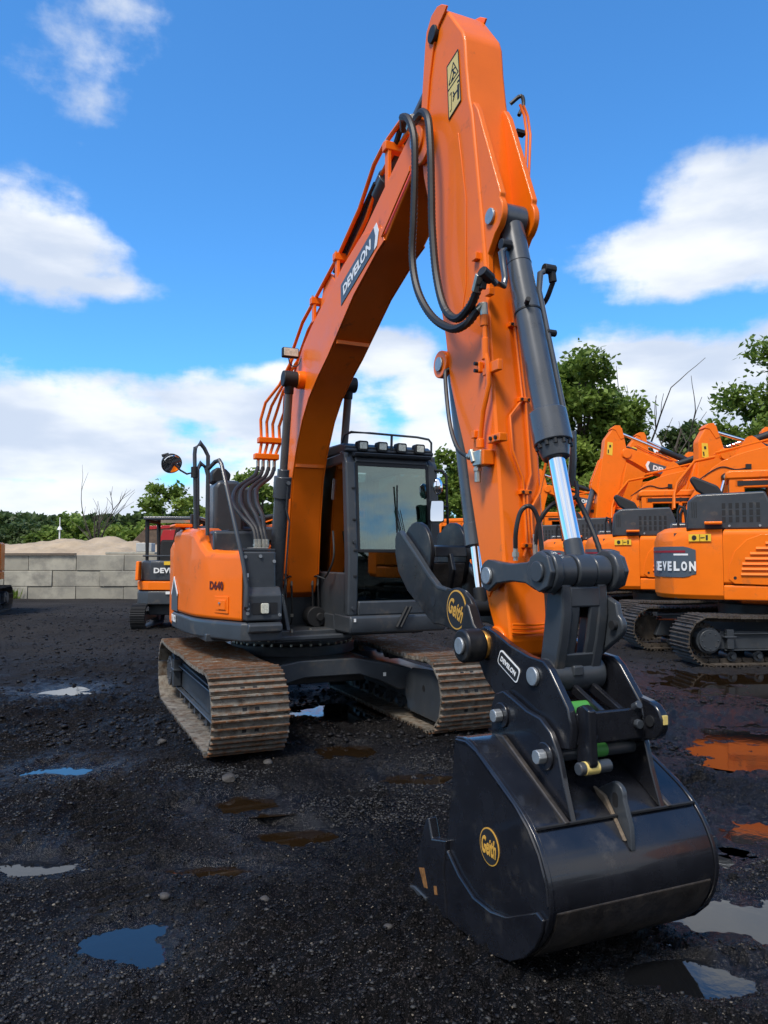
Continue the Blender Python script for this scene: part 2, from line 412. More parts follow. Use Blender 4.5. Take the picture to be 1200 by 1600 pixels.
# ------------------------------------------------------------------ crawler tracks (shared)
def shoe_mesh(name, w, pitch, m):
    bm = BM(); h = pitch / 2
    prof = [(-h + .004, -.012), (h - .004, -.012), (h - .002, .002)]
    for gx in (.065, 0, -.065):
        gx *= pitch / .17
        prof += [(gx + .013, .002), (gx + .006, .031), (gx - .006, .031), (gx - .013, .002)]
    prof += [(-h + .002, .002)]
    prism(bm, prof, -w / 2, w / 2)
    for s in (-.05, .05):
        box(bm, (.033 * pitch / .17, s, .003), (.026, .034, .004), None, 1)
    bmesh.ops.recalc_face_normals(bm, faces=bm.faces)
    me = bpy.data.meshes.new(name); bm.to_mesh(me); bm.free(); me.materials.append(m); me.materials.append(BLACKM)
    return me
def link_mesh(m):
    bm = BM()
    for s in (-.075, .075):
        prism(bm, rr(-.082, .082, -.075, -.016, .022, 2), s - .018, s + .018)
    ycyl(bm, .06, -.045, -.1, .1, .018, 8)
    bmesh.ops.recalc_face_normals(bm, faces=bm.faces)
    me = bpy.data.meshes.new('chain_link'); bm.to_mesh(me); bm.free(); me.materials.append(m); return me
def track_path(xf, xr, zc, r, n, sag=.02):
    Lf = xf - xr; per = 2 * Lf + 2 * math.pi * r; out = []
    for i in range(n):
        s = per * i / n
        if s < Lf: x = xr + s; z = zc + r - sag * abs(math.sin(2 * math.pi * s / Lf)) ** .8; a = 0.
        elif s < Lf + math.pi * r: t = (s - Lf) / r; x = xf + r * math.sin(t); z = zc + r * math.cos(t); a = t
        elif s < 2 * Lf + math.pi * r: x = xf - (s - Lf - math.pi * r); z = zc - r; a = math.pi
        else: t = (s - 2 * Lf - math.pi * r) / r + math.pi; x = xr + r * math.sin(t); z = zc + r * math.cos(t); a = t
        out.append((x, z, a))
    return out
def crawler(root, yc, outer, steel, frame_m, w=.62, xf=1.745, xr=-.72, zc=.348, rad=.314, n=41, yaw=0., joined=False, shoe=None, lk=None, cover=False):
    bm = BM()
    prism(bm, [(xr + .1, zc - .13), (xf - .28, zc - .15), (xf - .22, zc - .03), (xf - .26, zc + .10), (xr + .2, zc + .13)], yc - .15, yc + .15)
    prism(bm, rr(xf - .42, xf + .05, zc - .11, zc + .11, .05), yc - .19, yc + .19)
    bx(bm, xr + .25, xf - .3, yc + outer * .15 if outer > 0 else yc - .19, yc + .19 if outer > 0 else yc - .15, zc + .085, zc + .10)
    bx(bm, xr + .25, xf - .2, yc + outer * .15 if outer > 0 else yc - .20, yc + .20 if outer > 0 else yc - .15, zc - .15, zc - .135)
    fr = finish('track_frame', bm, frame_m, root, .012)
    fr.rotation_euler = (0, 0, yaw)
    def sub(name, bm, m, bev=0): return finish(name, bm, m, fr, bev)
    bm = BM(); yi = yc - outer * .20; prism(bm, [(xf - .62, zc - .10), (xf - .50, zc - .24), (xf + .06, zc - .25), (xf + .14, zc - .16), (xf + .14, zc + .12), (xf - .02, zc + .21), (xf - .45, zc + .18), (xf - .62, zc + .08)], yi - .015, yi + .015); sub('idler_guard', bm, frame_m, .008)
    bm = BM(); ycyl(bm, xf - .2, zc + .02, yi - .018, yi + .018, .03, 14); sub('guard_hole', bm, BLACKM)
    bm = BM(); bx(bm, xr + .26, xr + .36, yc + outer * .16, yc + outer * .24, zc - .12, zc + .16); bx(bm, xr + .22, xr + .40, yc + outer * .15, yc + outer * .25, zc + .04, zc + .065); sub('tow_bracket', bm, frame_m, .006)
    bm = BM(); bx(bm, xf - .52, xf - .40, yc + outer * .151, yc + outer * .154, zc - .08, zc - .02); sub('frame_label', bm, YELV)
    for i in range(7):
        bm = BM(); x = xr + .38 + i * (xf - xr - .72) / 6
        cyl(bm, (x, yc - .13, .135), (x, yc + .13, .135), .075, None, 14); cyl(bm, (x, yc - .17, .135), (x, yc + .17, .135), .035, None, 8)
        sub('bottom_roller', bm, frame_m)
    bm = BM()
    for k in (-.9, .35):
        cyl(bm, ((xf + xr) / 2 + k * .1, yc - .12, zc + .215), ((xf + xr) / 2 + k * .1, yc + .12, zc + .215), .045, None, 12)
    sub('carrier_roller', bm, frame_m)
    bm = BM(); ycyl(bm, xf, zc, yc - .07, yc + .07, .225, 28); ycyl(bm, xf, zc, yc - .12, yc + .12, .09, 16); sub('idler_wheel', bm, steel, .01)
    bm = BM(); teeth = []
    for i in range(22):
        a = 2 * math.pi * i / 22
        for da, rr_ in ((-.09, .21), (-.045, .25), (.045, .25), (.09, .21)): teeth.append((xr + rr_ * math.cos(a + da), zc + rr_ * math.sin(a + da)))
    prism(bm, teeth, yc - .03, yc + .03); sub('sprocket', bm, steel)
    bm = BM(); ycyl(bm, xr, zc, yc + outer * .04, yc + outer * .2, .19, 24); ycyl(bm, xr, zc, yc + outer * .2, yc + outer * .235, .16, 24)
    for i in range(8): ycyl(bm, xr + .12 * math.cos(i * .785), zc + .12 * math.sin(i * .785), yc + outer * .23, yc + outer * .245, .012, 6)
    sub('travel_motor_cover', bm, frame_m, .01)
    P = track_path(xf, xr, zc, rad, n)
    if joined:
        bm = BM()
        for x, z, a in P:
            M = Matrix.Translation((x, yc, z)) @ Matrix.Rotation(a, 4, 'Y')
            for me in (shoe, lk):
                k0 = len(bm.verts); bm.from_mesh(me); bm.verts.ensure_lookup_table()
                for v in bm.verts[k0:]: v.co = M @ v.co
        o = finish('track_chain', bm, [steel, BLACKM], fr); o['kind'] = 'stuff'
    else:
        for x, z, a in P:
            M = Matrix.Translation((x, yc, z)) @ Matrix.Rotation(a, 4, 'Y')
            link('track_shoe', shoe, fr, M)
            link('chain_link', lk, fr, M)
    return fr
SHOE = shoe_mesh('track_shoe', .62, .1705, STEEL); LINK = link_mesh(STEEL)
SHOED = shoe_mesh('track_shoe', .60, .1705, STEELD); LINKD = link_mesh(STEELD)

# ------------------------------------------------------------------ MAIN EXCAVATOR
YAW = R(23.7)
fwd = Vector((math.sin(YAW), -math.cos(YAW), 0)); lft = Vector((math.cos(YAW), math.sin(YAW), 0))
O = Vector((-.9161, 8.3246, 0))
EX = empty('excavator', O, math.atan2(fwd.y, fwd.x))
tag(EX, 'large orange excavator with raised boom and black bucket resting on the ground in front', 'excavator')
YC = -.17
def part(name, bm, m, bevel=0., parent=None, **k): return finish(name, bm, m, parent or EX, bevel, **k)

# undercarriage
crawler(EX, -1.04, -1, STEEL, CHAR, shoe=SHOE, lk=LINK)
crawler(EX, .945, 1, STEEL, CHAR, shoe=SHOE, lk=LINK)
bm = BM()
prism(bm, [(-.74, .30), (-.60, .40), (-.3, .47), (.25, .47), (.50, .38), (.66, .30), (.80, .30), (.80, .50), (.5, .57), (.2, .63), (-.35, .63), (-.55, .60), (-.74, .52)], .82, 1.14, 'x')
prism(bm, [(-.9, .30), (-.60, .36), (.5, .36), (.80, .30), (.80, .52), (.2, .63), (-.35, .63), (-.9, .52)], -1.1, -.75, 'x')
bx(bm, -.76, .83, -.55, .42, .36, .60)
cf = part('carbody', bm, CHAR, .012)
bm = BM(); bx(bm, 1.141, 1.145, .49, .52, .44, .475); part('small_label', bm, WHITE, parent=cf)
bm = BM(); cyl(bm, (0, -.08, .60), (0, -.08, .70), .66, None, 48); cyl(bm, (0, -.08, .70), (0, -.08, .80), .60, None, 48); sr = part('slew_ring', bm, CHAR, .006)
me = None
for i in range(40):
    a = 2 * math.pi * i / 40
    if me is None:
        bm = BM(); cyl(bm, (0, 0, 0), (0, 0, .022), .014, None, 6); o = finish('ring_bolt', bm, ZINC, sr); me = o.data
    else: o = link('ring_bolt', me, sr)
    o.location = (.63 * math.cos(a), -.08 + .63 * math.sin(a), .70)
for i in range(36):
    a = 2 * math.pi * i / 36
    o = link('ring_bolt', me, sr, Matrix.Translation((.6 * math.cos(a), -.08 + .6 * math.sin(a), .755)) @ Matrix.Rotation(a, 4, 'Z') @ Matrix.Rotation(R(90), 4, 'Y'))

# upper deck
bm = BM()
bx(bm, -1.2, 1.18, -.62, .10, .81, .86)
bx(bm, -1.2, 1.0, -1.2, 1.0, .83, .90)
prism(bm, [(1.10, .80), (1.20, .83), (1.20, .87), (1.10, .87)], -.60, .14)
part('upper_deck', bm, CHAR, .008)
# boom foot brackets and the recess behind
bm = BM()
for y in (YC - .23, YC + .23):
    prism(bm, [(-.4, .86), (.95, .86), (.82, 1.05), (.55, 1.45), (.38, 1.62), (.18, 1.64), (.0, 1.45), (-.4, 1.1)], y - .02, y + .02)
part('boom_foot_bracket', bm, CHAR, .006)
bm = BM(); bx(bm, -.05, .0, -.60, .05, .86, 1.36); part('bulkhead', bm, BLACKM)
bm = BM(); bx(bm, .30, .42, -.46, .05, .86, 1.22); part('valve_cover', bm, CHAR, .01)
for k, (y, z) in enumerate([(-.34, 1.34), (-.28, 1.34), (-.06, 1.34), (.0, 1.34)]):
    bm = BM(); cyl(bm, (.60, y, z - .03), (.60, y, z + .05), .013, None, 10)
    o = part('hose_fitting', bm, ZINC)
    bm = BM(); tube(bm, [(.60, y, z), (.62, y, 1.15), (.60, y + .005, .95), (.45, y, .9)], .010, 8, 5); part('hydraulic_hose', bm, RUB)
    bm = BM(); cyl(bm, (.625, y, 1.0), (.625, y, 1.03), .016, None, 8); part('hose_fitting', bm, ZINC)
for s in (-1, 1):
    bm = BM(); tube(bm, [(.60, YC + s * .1, 1.39), (.66, YC + s * .16, 1.40), (.76, YC + s * .30, 1.30), (.80, YC + s * .36, 1.10)], .009, 8, 6); part('hydraulic_hose', bm, RUB)
bm = BM(); cyl(bm, (.55, -.05, 1.0), (.72, -.05, 1.0), .10, None, 20); cyl(bm, (.5, -.02, 1.0), (.75, -.02, 1.0), .04, None, 12); cyl(bm, (.6, .04, 1.02), (.6, .16, 1.02), .06, None, 16); part('swivel_motor', bm, BLACKM, .006)
for p in [(.98, -.52, .885), (1.02, -.40, .885), (.98, -.2, .885)]:
    bm = BM(); cyl(bm, p, (p[0], p[1], p[2] + .03), .012, None, 6); part('deck_bolt', bm, ZINC)

# right hand front box (charcoal) with work light
bm = BM()
prism(bm, [(.55, 1.04), (1.385, 1.04), (1.37, 1.648), (.55, 1.66)], -.955, -.655)
prism(bm, [(1.30, 1.04), (1.46, 1.04), (1.455, 1.27), (1.385, 1.335), (1.30, 1.34)], -.945, -.62)
fb = part('front_storage_box', bm, CHAR, .016)
bm = BM(); prism(bm, rr(-.895, -.665, 1.10, 1.20, .012), 1.452, 1.4625, 'x'); part('light_recess', bm, BLACKM, parent=fb)
bm = BM(); prism(bm, rr(-.815, -.745, 1.105, 1.195, .014), 1.456, 1.480, 'x'); part('work_light', bm, LENS, .004, parent=fb)
for (y, z, x) in [(-.935, 1.60, 1.372), (-.80, 1.605, 1.372), (-.675, 1.56, 1.372), (-.93, 1.19, 1.457), (-.93, 1.15, 1.457), (-.93, 1.11, 1.457), (-.645, 1.09, 1.457), (-.925, 1.40, 1.38)]:
    bm = BM(); cyl(bm, (x, y, z), (x + .012, y, z), .015, None, 12); part('dome_bolt', bm, PINS, parent=fb)
bm = BM(); bx(bm, 1.379, 1.383, -.935, -.905, 1.42, 1.455); part('small_label', bm, WHITE, parent=fb)
bm = BM(); bx(bm, .62, 1.36, -.95, -.66, 1.652, 1.672); part('top_plate', bm, CHAR, .004, parent=fb)
bm = BM(); bx(bm, 1.12, 1.34, -.86, -.72, 1.673, 1.685); part('hose_manifold', bm, ZINC, .003, parent=fb)

def shell(path, zb, zt, T, ch, inward):
    bm = BM(); rings = []
    for (x, y), b, t in zip(path, zb, zt):
        d = Vector(inward) - Vector((x, y)); d.normalize()
        q = lambda k, z: bm.verts.new((x + d.x * k, y + d.y * k, z))
        rings.append([q(ch * .25, b), q(0, b + ch * .4), q(0, t - ch * 1.3), q(ch * .35, t - ch * .45), q(ch * 1.2, t), q(T, t), q(T, b)])
    for A, B in zip(rings, rings[1:]):
        for i in range(7): bm.faces.new((A[i], A[(i + 1) % 7], B[(i + 1) % 7], B[i]))
    bm.faces.new(rings[0]); bm.faces.new(rings[-1][::-1])
    return bm
# orange side door, lettered and latched
pth = [(1.385, -.965), (1.2, -1.05), (1.02, -1.14), (.9, -1.19), (.80, -1.225), (.66, -1.26), (.5, -1.275), (.2, -1.29), (-.15, -1.30), (-.32, -1.30)]
zt = [1.655, 1.655, 1.66, 1.68, 1.75, 1.86, 1.88, 1.885, 1.885, 1.88]
zb = [1.035] * 10
sd_ = part('side_door', shell(pth, zb, zt, .30, .06, (.3, -.2)), ORANGE, .008, ang=24)
SR = Vector((1.2 - .9, -1.05 + 1.19, 0)).normalized(); SN = SR.cross(Vector((0, 0, 1)))
dc = Vector((1.07, -1.115, 0))
def on_door(u, z, off=.004): return dc + SR * u + SN * off + Vector((0, 0, z))
text('D640', sd_, DARKV, on_door(-.01, 1.342, .006), SR, (0, 0, 1), .20, .078, 'door_number', bold=.03)
def door_plate(u0, u1, z0, z1, off, th, m, nm, bev=.003, parent=None):
    bm = BM(); plate_on(bm, [on_door(u0, z0, off), on_door(u1, z0, off), on_door(u1, z1, off), on_door(u0, z1, off)], SN, th); return part(nm, bm, m, bev, parent=parent or sd_)
door_plate(-.035, .165, 1.095, 1.245, -.004, .010, ORANGE, 'latch_frame')
door_plate(-.01, .14, 1.122, 1.218, .0065, .004, ORANGE, 'latch_recess')
door_plate(.035, .132, 1.128, 1.212, .0105, .006, ORANGE, 'latch_paddle')
bm = BM(); cyl(bm, on_door(.06, 1.185, .014), on_door(.06, 1.185, .028), .010, None, 12); part('latch_lock', bm, PINS, parent=sd_)
# counterweight, plain rounded
cw = [(-.335, -1.30), (-.6, -1.295), (-.95, -1.25), (-1.2, -1.12), (-1.4, -.85), (-1.52, -.45), (-1.56, 0), (-1.52, .45), (-1.4, .85), (-1.2, 1.08), (-.9, 1.2), (-.4, 1.2)]
o = part('counterweight', shell(cw, [.86] * 12, [1.80] * 12, .75, .09, (-.6, 0)), ORANGE, .006, ang=24)
bm = BM(); plate_on(bm, [(-.42, -1.301, 1.04), (-.42, -1.301, 1.18), (-.25, -1.306, 1.36), (-.02, -1.302, 1.20), (-.02, -1.302, 1.04)], (0, -1, 0), .004); part('chevron_panel', bm, GREYV, parent=sd_)
bm = BM()
for a, b in [((-.42, 1.20), (-.25, 1.38)), ((-.25, 1.38), (-.0, 1.21))]:
    d = Vector((b[0] - a[0], 0, b[1] - a[1])).normalized(); n_ = Vector((-d.z, 0, d.x)) * .018
    plate_on(bm, [Vector((a[0], -1.304, a[1])) - n_, Vector((b[0], -1.304, b[1])) - n_, Vector((b[0], -1.304, b[1])) + n_, Vector((a[0], -1.304, a[1])) + n_], (0, -1, 0), .004)
part('chevron_stripe', bm, WHITE, parent=sd_)
# dark skirts all round the lower edge
sk = [(1.45, -.625), (1.462, -.75), (1.45, -.90), (1.40, -.975), (1.2, -1.07), (.95, -1.19), (.66, -1.275), (.3, -1.30), (-.32, -1.312)]
part('lower_skirt', shell(sk, [.865] * 9, [1.028] * 9, .22, .025, (.2, -.3)), CHAR, .012, ang=24)
bm = BM(); prism(bm, [(1.44, .935), (1.50, .945), (1.50, 1.01), (1.44, 1.03)], -.93, -.625); part('front_step', bm, CHAR, .012)
text('170LCR', EX, WHITE, (-.16, -1.319, .965), (1, 0, 0), (0, 0, 1), .28, .075, 'model_lettering', bold=.03)

# dark superstructure on the right
bm = BM(); bx(bm, .05, .93, -1.13, -.62, 1.60, 1.845); part('tank_step', bm, CHAR, .03)
bm = BM(); bx(bm, .62, .90, -.98, -.68, 1.846, 1.856); bx(bm, .1, .5, -1.05, -.7, 1.846, 1.856); part('tread_plate', bm, BLACKM, .003)
bm = BM(); prism(bm, [(-.93, 1.80), (-.60, 1.80), (-.60, 2.34), (-.66, 2.42), (-.88, 2.42), (-.93, 2.34)], -.55, -.10, 'x'); part('air_intake_housing', bm, CHAR, .04)
bm = BM(); prism(bm, [(-.92, 2.40), (-.74, 2.40), (-.72, 2.50), (-.78, 2.56), (-.88, 2.57), (-.93, 2.50)], -.46, -.22, 'x'); part('exhaust_cap', bm, BLACKM, .02)
bm = BM(); bx(bm, -.95, -.4, -.62, -.36, 1.8, 2.38); bx(bm, -1.3, -.2, -1.1, -.2, 1.76, 1.93); eh = part('engine_hood', bm, CHAR, .03)
bm = BM(); bx(bm, -1.25, -.55, -.55, .05, 1.0, 1.97); part('orange_engine_door', bm, ORANGE, .03)
bm = BM(); bx(bm, .0, .55, -.62, -.42, 1.1, 1.72); part('oil_tank', bm, ORANGE, .02)
bm = BM(); prism(bm, rr(-1.36, -1.18, 1.90, 1.935, .015), -.25, .1, 'x'); cyl(bm, (-.1, -1.25, 1.88), (-.1, -1.25, 1.91), .03); part('mirror_bracket', bm, ORANGE, .006)
bm = BM(); bx(bm, -.2, -.12, -1.16, -1.10, 1.88, 2.05); part('camera_post', bm, BLACKM, .008)
# handrails
def rail(name, P, r=.019, m=CHAR, sm=0, n=10):
    bm = BM(); tube(bm, P, r, n, sm); return part(name, bm, m)
rail('handrail', [(.80, -1.27, 1.86), (.80, -1.29, 2.56), (.80, -1.285, 2.62), (.80, -1.24, 2.67), (.80, -1.20, 2.62), (.80, -1.165, 2.55), (.80, -1.16, 1.80)])
rail('handrail', [(.45, -1.19, 1.86), (.45, -1.20, 2.46), (.45, -1.17, 2.52), (.45, -1.12, 2.48), (.45, -1.10, 2.40), (.45, -1.10, 1.86)])
rail('handrail', [(.82, -1.16, 2.43), (.86, -1.11, 2.49), (.92, -1.085, 2.50), (.96, -1.07, 2.46), (1.40, -.975, 1.62), (1.415, -.955, 1.50), (1.475, -.945, 1.34), (1.475, -.945, 1.17), (1.44, -.945, 1.15)])
# round mirror on its arm
mr_ = rail('mirror_arm', [(.80, -1.29, 2.39), (.81, -1.36, 2.37), (.82, -1.42, 2.40), (.82, -1.47, 2.45)], .009)
bm = BM(); cyl(bm, (.80, -1.29, 2.34), (.80, -1.29, 2.44), .032, None, 14); part('clamp', bm, BLACKM, parent=mr_)
mn = Vector((1.05, .22, -.62)).normalized(); mc = Vector((.83, -1.50, 2.455))
bm = BM(); cyl(bm, mc - mn * .05, mc, .085, .098, 28); part('mirror_shell', bm, BLACKM, .006, parent=mr_)
bm = BM(); cyl(bm, mc + mn * .0005, mc + mn * .006, .087, .083, 28); part('mirror_face', bm, MIRR, parent=mr_)
bm = BM(); cyl(bm, mc + Vector((0, -.09, .07)), mc + Vector((0, -.03, .09)), .014, None, 8); part('mirror_knob', bm, BLACKM, parent=mr_)

# ------------------------------------------------------------------ boom
bl = [(.16, 1.22), (.36, 1.16), (.56, 1.24), (.64, 1.42), (.70, 1.95), (.78, 2.37), (.90, 2.62), (1.10, 2.90), (1.30, 3.08), (1.55, 3.22), (1.82, 3.345), (2.44, 3.69), (2.91, 3.865), (3.05, 3.90), (3.22, 4.01), (3.44, 4.14)]
bt = [(3.60, 4.50), (3.46, 4.485), (3.05, 4.32), (2.63, 4.14), (2.16, 4.03), (1.86, 3.92), (1.55, 3.83), (1.31, 3.74), (1.10, 3.64), (.90, 3.48), (.72, 3.25), (.50, 2.85), (.32, 2.35), (.20, 1.9), (.10, 1.42)]
tip = arc(3.60, 4.355, .145, -35, 88, 8)
bm = BM(); prism(bm, bl + tip + bt, YC - .155, YC + .155)
boom = part('boom', bm, ORANGE, .008, ang=20)
# side plates stand a little proud of the flanges
for s in (-1, 1):
    bm = BM()
    prism(bm, bl[3:14] + [(3.0, 4.02)] + [(2.63, 4.10), (2.16, 3.99), (1.86, 3.88), (1.55, 3.79), (1.31, 3.70), (1.10, 3.60), (.93, 3.46), (.76, 3.24), (.55, 2.85), (.37, 2.35), (.26, 1.9), (.2, 1.45)], YC + s * .155, YC + s * .168)
    part('side_plate', bm, ORANGE, .003, parent=boom)
    bm = BM(); ycyl(bm, 1.13, 3.28, YC + s * .16, YC + s * .235, .085, 24); part('cylinder_boss', bm, ORANGE, .008, parent=boom)
    bm = BM(); ycyl(bm, 3.60, 4.355, YC + s * .15, YC + s * .185, .10, 24); part('pin_boss', bm, ORANGE, .006, parent=boom)
    bm = BM(); ycyl(bm, 3.60, 4.355, YC + s * .185, YC + s * .20, .055, 20); part('pin_head', bm, PINS, .004, parent=boom)
    bm = BM(); prism(bm, [(3.02, 3.93), (3.5, 4.2), (3.5, 4.24), (3.02, 3.98)], YC + s * .168, YC + s * .18); part('stiffener', bm, ORANGE, .004, parent=boom)
for (x0, z0) in ((2.0, 3.43), (.84, 2.50)):
    bm = BM(); bx(bm, x0 - .008, x0 + .012, YC - .15, YC + .15, z0 - .02, z0 + .015); part('weld_seam', bm, ORANGE, .003, parent=boom)
# maker's decal on the boom side
u = Vector((.716, 0, .21)).normalized(); v = Vector((-u.z, 0, u.x)); u = Vector(u)
c0 = Vector((2.55, YC - .1705, 3.885)); sh = .10
def bp(a, b, off=0.): return c0 + u * (a + b * .25) + v * b + Vector((0, -off, 0))
bm = BM(); plate_on(bm, [bp(-.40, -.085), bp(.33, -.085), bp(.36, 0), bp(.33, .085), bp(-.40, .085)], (0, -1, 0), .003); part('maker_decal', bm, GREYV, parent=boom)
bm = BM(); plate_on(bm, [bp(.335, -.085), bp(.39, -.085), bp(.43, 0), bp(.39, .085), bp(.335, .085), bp(.365, 0)], (0, -1, 0), .003); part('decal_chevron', bm, WHITE, parent=boom)
text('DEVELON', boom, WHITE, bp(-.03, 0, .005), u, v, .62, .085, 'lettering', bold=.035, shear=.12)
# work light on the boom
bm = BM(); bx(bm, 1.04, 1.10, YC - .36, YC - .20, 3.50, 3.595); wl = part('boom_work_light', bm, BLACKM, .01, parent=boom)
bm = BM(); bx(bm, 1.101, 1.108, YC - .35, YC - .21, 3.51, 3.585); part('lens', bm, LENS, .003, parent=boom)
bm = BM(); tube(bm, [(1.02, YC - .28, 3.51), (1.05, YC - .27, 3.44), (1.10, YC - .22, 3.42), (1.10, YC - .18, 3.50)], .006, 6, 5); part('light_cable', bm, RUB, parent=boom)
# steel pipes along the boom top with brackets
Pp = [(.55, 3.10), (.47, 3.45), (.62, 3.70), (.95, 3.90), (1.40, 4.03), (1.98, 4.20), (2.45, 4.40), (2.75, 4.62), (2.95, 4.68), (3.25, 4.70)]
for i, (dy, dz) in enumerate([(-.12, 0), (-.06, -.07), (.06, -.07), (.12, 0)]):
    bm = BM(); tube(bm, [(x, YC + dy, z + dz * (1 if k > 1 else 0)) for k, (x, z) in enumerate(Pp)], .017, 8); part('steel_pipe', bm, ORANGE, parent=boom)
for (x, z, h) in [(1.35, 3.98, .12), (1.98, 4.17, .14), (3.05, 4.60, .24)]:
    bm = BM(); bx(bm, x - .035, x + .035, YC - .17, YC + .17, z - .03, z + .035); bx(bm, x - .03, x + .03, YC - .15, YC - .12, z - h - .08, z); bx(bm, x - .03, x + .03, YC + .12, YC + .15, z - h - .08, z)
    pb = part('pipe_bracket', bm, ORANGE, .006, parent=boom)
    for s in (-.15, .15):
        bm = BM(); cyl(bm, (x, YC + s, z + .03), (x, YC + s, z + .055), .014, None, 6); part('bracket_bolt', bm, ZINC, parent=boom)
# fan of pipes dropping behind the boom to the flexible hoses
fany = [(-.50, -.51), (-.435, -.455), (-.37, -.395), (-.30, -.335)]
for i, (ya, yb) in enumerate(fany):
    bm = BM(); tube(bm, [(.62, YC - .12 + i * .05, 3.62 - i * .02), (.42, YC - .2 + i * .02, 3.38 - i * .03), (.25, ya + .03, 3.22 - i * .03), (.17, ya, 3.05 - i * .02), (.17, ya + .01, 2.80), (.19, yb, 2.70), (.19, yb - .02, 2.60)], .016, 8); part('steel_pipe', bm, ORANGE, parent=boom)
for z, y0, y1 in ((2.83, -.53, -.27), (2.655, -.57, -.31)):
    bm = BM(); bx(bm, .13, .23, y0, y1, z - .03, z + .03); part('pipe_clamp', bm, ORANGE, .008, parent=boom)
hp = [(-.86, -.80), (-.80, -.77), (-.72, -.73), (-.66, -.70)]
for i, (ya, yb) in enumerate(fany):
    bm = BM(); cyl(bm, (.19, yb - .02, 2.51), (.19, yb - .02, 2.61), .019, None, 10); part('hose_fitting', bm, ZINC)
    m1, m2 = hp[i]
    bm = BM(); hosebm(bm, [(.19, yb - .02, 2.54), (.30, yb - .09, 2.43), (.55, m1 + .03, 2.28), (.80, m1 - .06 + .01 * i, 2.12), (.98, m1 - .02, 1.98), (1.14, m2 - .01, 1.86), (1.20, m2, 1.74), (1.21, m2, 1.70)], .021, 10, .016); part('hydraulic_hose', bm, RUB)
    bm = BM(); cyl(bm, (1.21, m2, 1.685), (1.21, m2, 1.76), .022, None, 10); cyl(bm, (1.21, m2, 1.70), (1.21, m2, 1.715), .028, None, 6); part('hose_fitting', bm, ZINC)

# boom cylinders
ct = Vector((1.13, 0, 3.28)); cb = Vector((.62, 0, .98)); cd = (cb - ct); cl = cd.length; cd.normalize()
for s in (-1, 1):
    y = YC + s * .30; off = Vector((0, y, 0))
    bm = BM(); cyl(bm, ct + off + cd * .95, ct + off + cd * (cl - .05), .073, None, 24); cyl(bm, ct + off + cd * .93, ct + off + cd * 1.14, .086, None, 24); cyl(bm, ct + off + cd * .86, ct + off + cd * .95, .058, None, 24)
    ycyl(bm, cb.x, cb.z, y - .06, y + .06, .08)
    bc = part('boom_cylinder', bm, CYLG, .005)
    bm = BM(); cyl(bm, ct + off + cd * .08, ct + off + cd * .93, .038, None, 20); part('rod', bm, RODP, parent=bc)
    bm = BM(); ycyl(bm, ct.x, ct.z, y - .07, y + .07, .076); cyl(bm, ct + off, ct + off + cd * .14, .045, None, 16); part('rod_eye', bm, BLACKM, .008, parent=bc)
    e = -1 if s < 0 else 1
    bm = BM(); tube(bm, [ct + off + cd * 1.0 + Vector((.08, .03, 0)), ct + off + cd * 1.25 + Vector((.085, .03, 0)), ct + off + cd * 1.38 + Vector((.085, .07, 0)), ct + off + cd * 2.1 + Vector((.085, .07, 0))], .009, 8); part('cylinder_pipe', bm, CYLG, parent=bc)
    bm = BM(); cyl(bm, ct + off + cd * 1.0 + Vector((.05, .03, 0)), ct + off + cd * 1.0 + Vector((.105, .03, 0)), .02, None, 8); part('port_fitting', bm, CYLG, parent=bc)

# arm cylinder along the boom top
a0 = Vector((3.80, YC, 4.97)); a1 = Vector((1.62, YC, 4.06)); ad = (a1 - a0).normalized()
bm = BM(); cyl(bm, a0 + ad * 1.15, a1, .075, None, 24); cyl(bm, a0 + ad * 1.12, a0 + ad * 1.30, .088, None, 24); ycyl(bm, a1.x, a1.z, YC - .05, YC + .05, .085); ac = part('arm_cylinder', bm, CYLG, .005)
bm = BM(); cyl(bm, a0, a0 + ad * 1.2, .042, None, 20); part('rod', bm, RODP, parent=ac)
bm = BM(); tube(bm, [a0 + ad * 1.2 + Vector((0, -.09, .0)), a0 + ad * 2.2 + Vector((0, -.09, .0))], .014, 8); part('cylinder_pipe', bm, BLACKM, parent=ac)
bm = BM()
for y in (YC - .09, YC + .09): prism(bm, [(1.35, 3.70), (1.95, 3.92), (1.72, 4.12), (1.64, 4.16), (1.55, 4.12)], y - .015, y + .015)
part('cylinder_bracket', bm, ORANGE, .005, parent=boom)

# ------------------------------------------------------------------ stick
rear = [(4.44, 1.23), (4.39, 1.33), (4.32, 1.55), (4.26, 1.76), (4.19, 2.01), (4.15, 2.19), (4.05, 2.44), (3.97, 2.65), (3.91, 2.96), (3.87, 3.10), (3.81, 3.32), (3.74, 3.75), (3.62, 4.10), (3.585, 4.30), (3.60, 4.53), (3.655, 4.82), (3.69, 4.97)]
head = [(3.70, 5.04), (3.76, 5.09), (3.84, 5.10), (3.91, 5.07), (3.975, 5.01)]
front = [(4.15, 4.77), (4.175, 4.70), (4.19, 4.53), (4.22, 4.32), (4.255, 4.20), (4.36, 3.49), (4.41, 3.06), (4.46, 2.54), (4.50, 2.19), (4.555, 1.55), (4.61, 1.17), (4.58, 1.08), (4.50, 1.055), (4.43, 1.10)]
bm = BM(); prism(bm, rear + head + front, YC - .135, YC + .135)
stick = part('stick', bm, ORANGE, .014, ang=24)
def SP(name, bm, m, bevel=0., **k): return part(name, bm, m, bevel, parent=stick, **k)
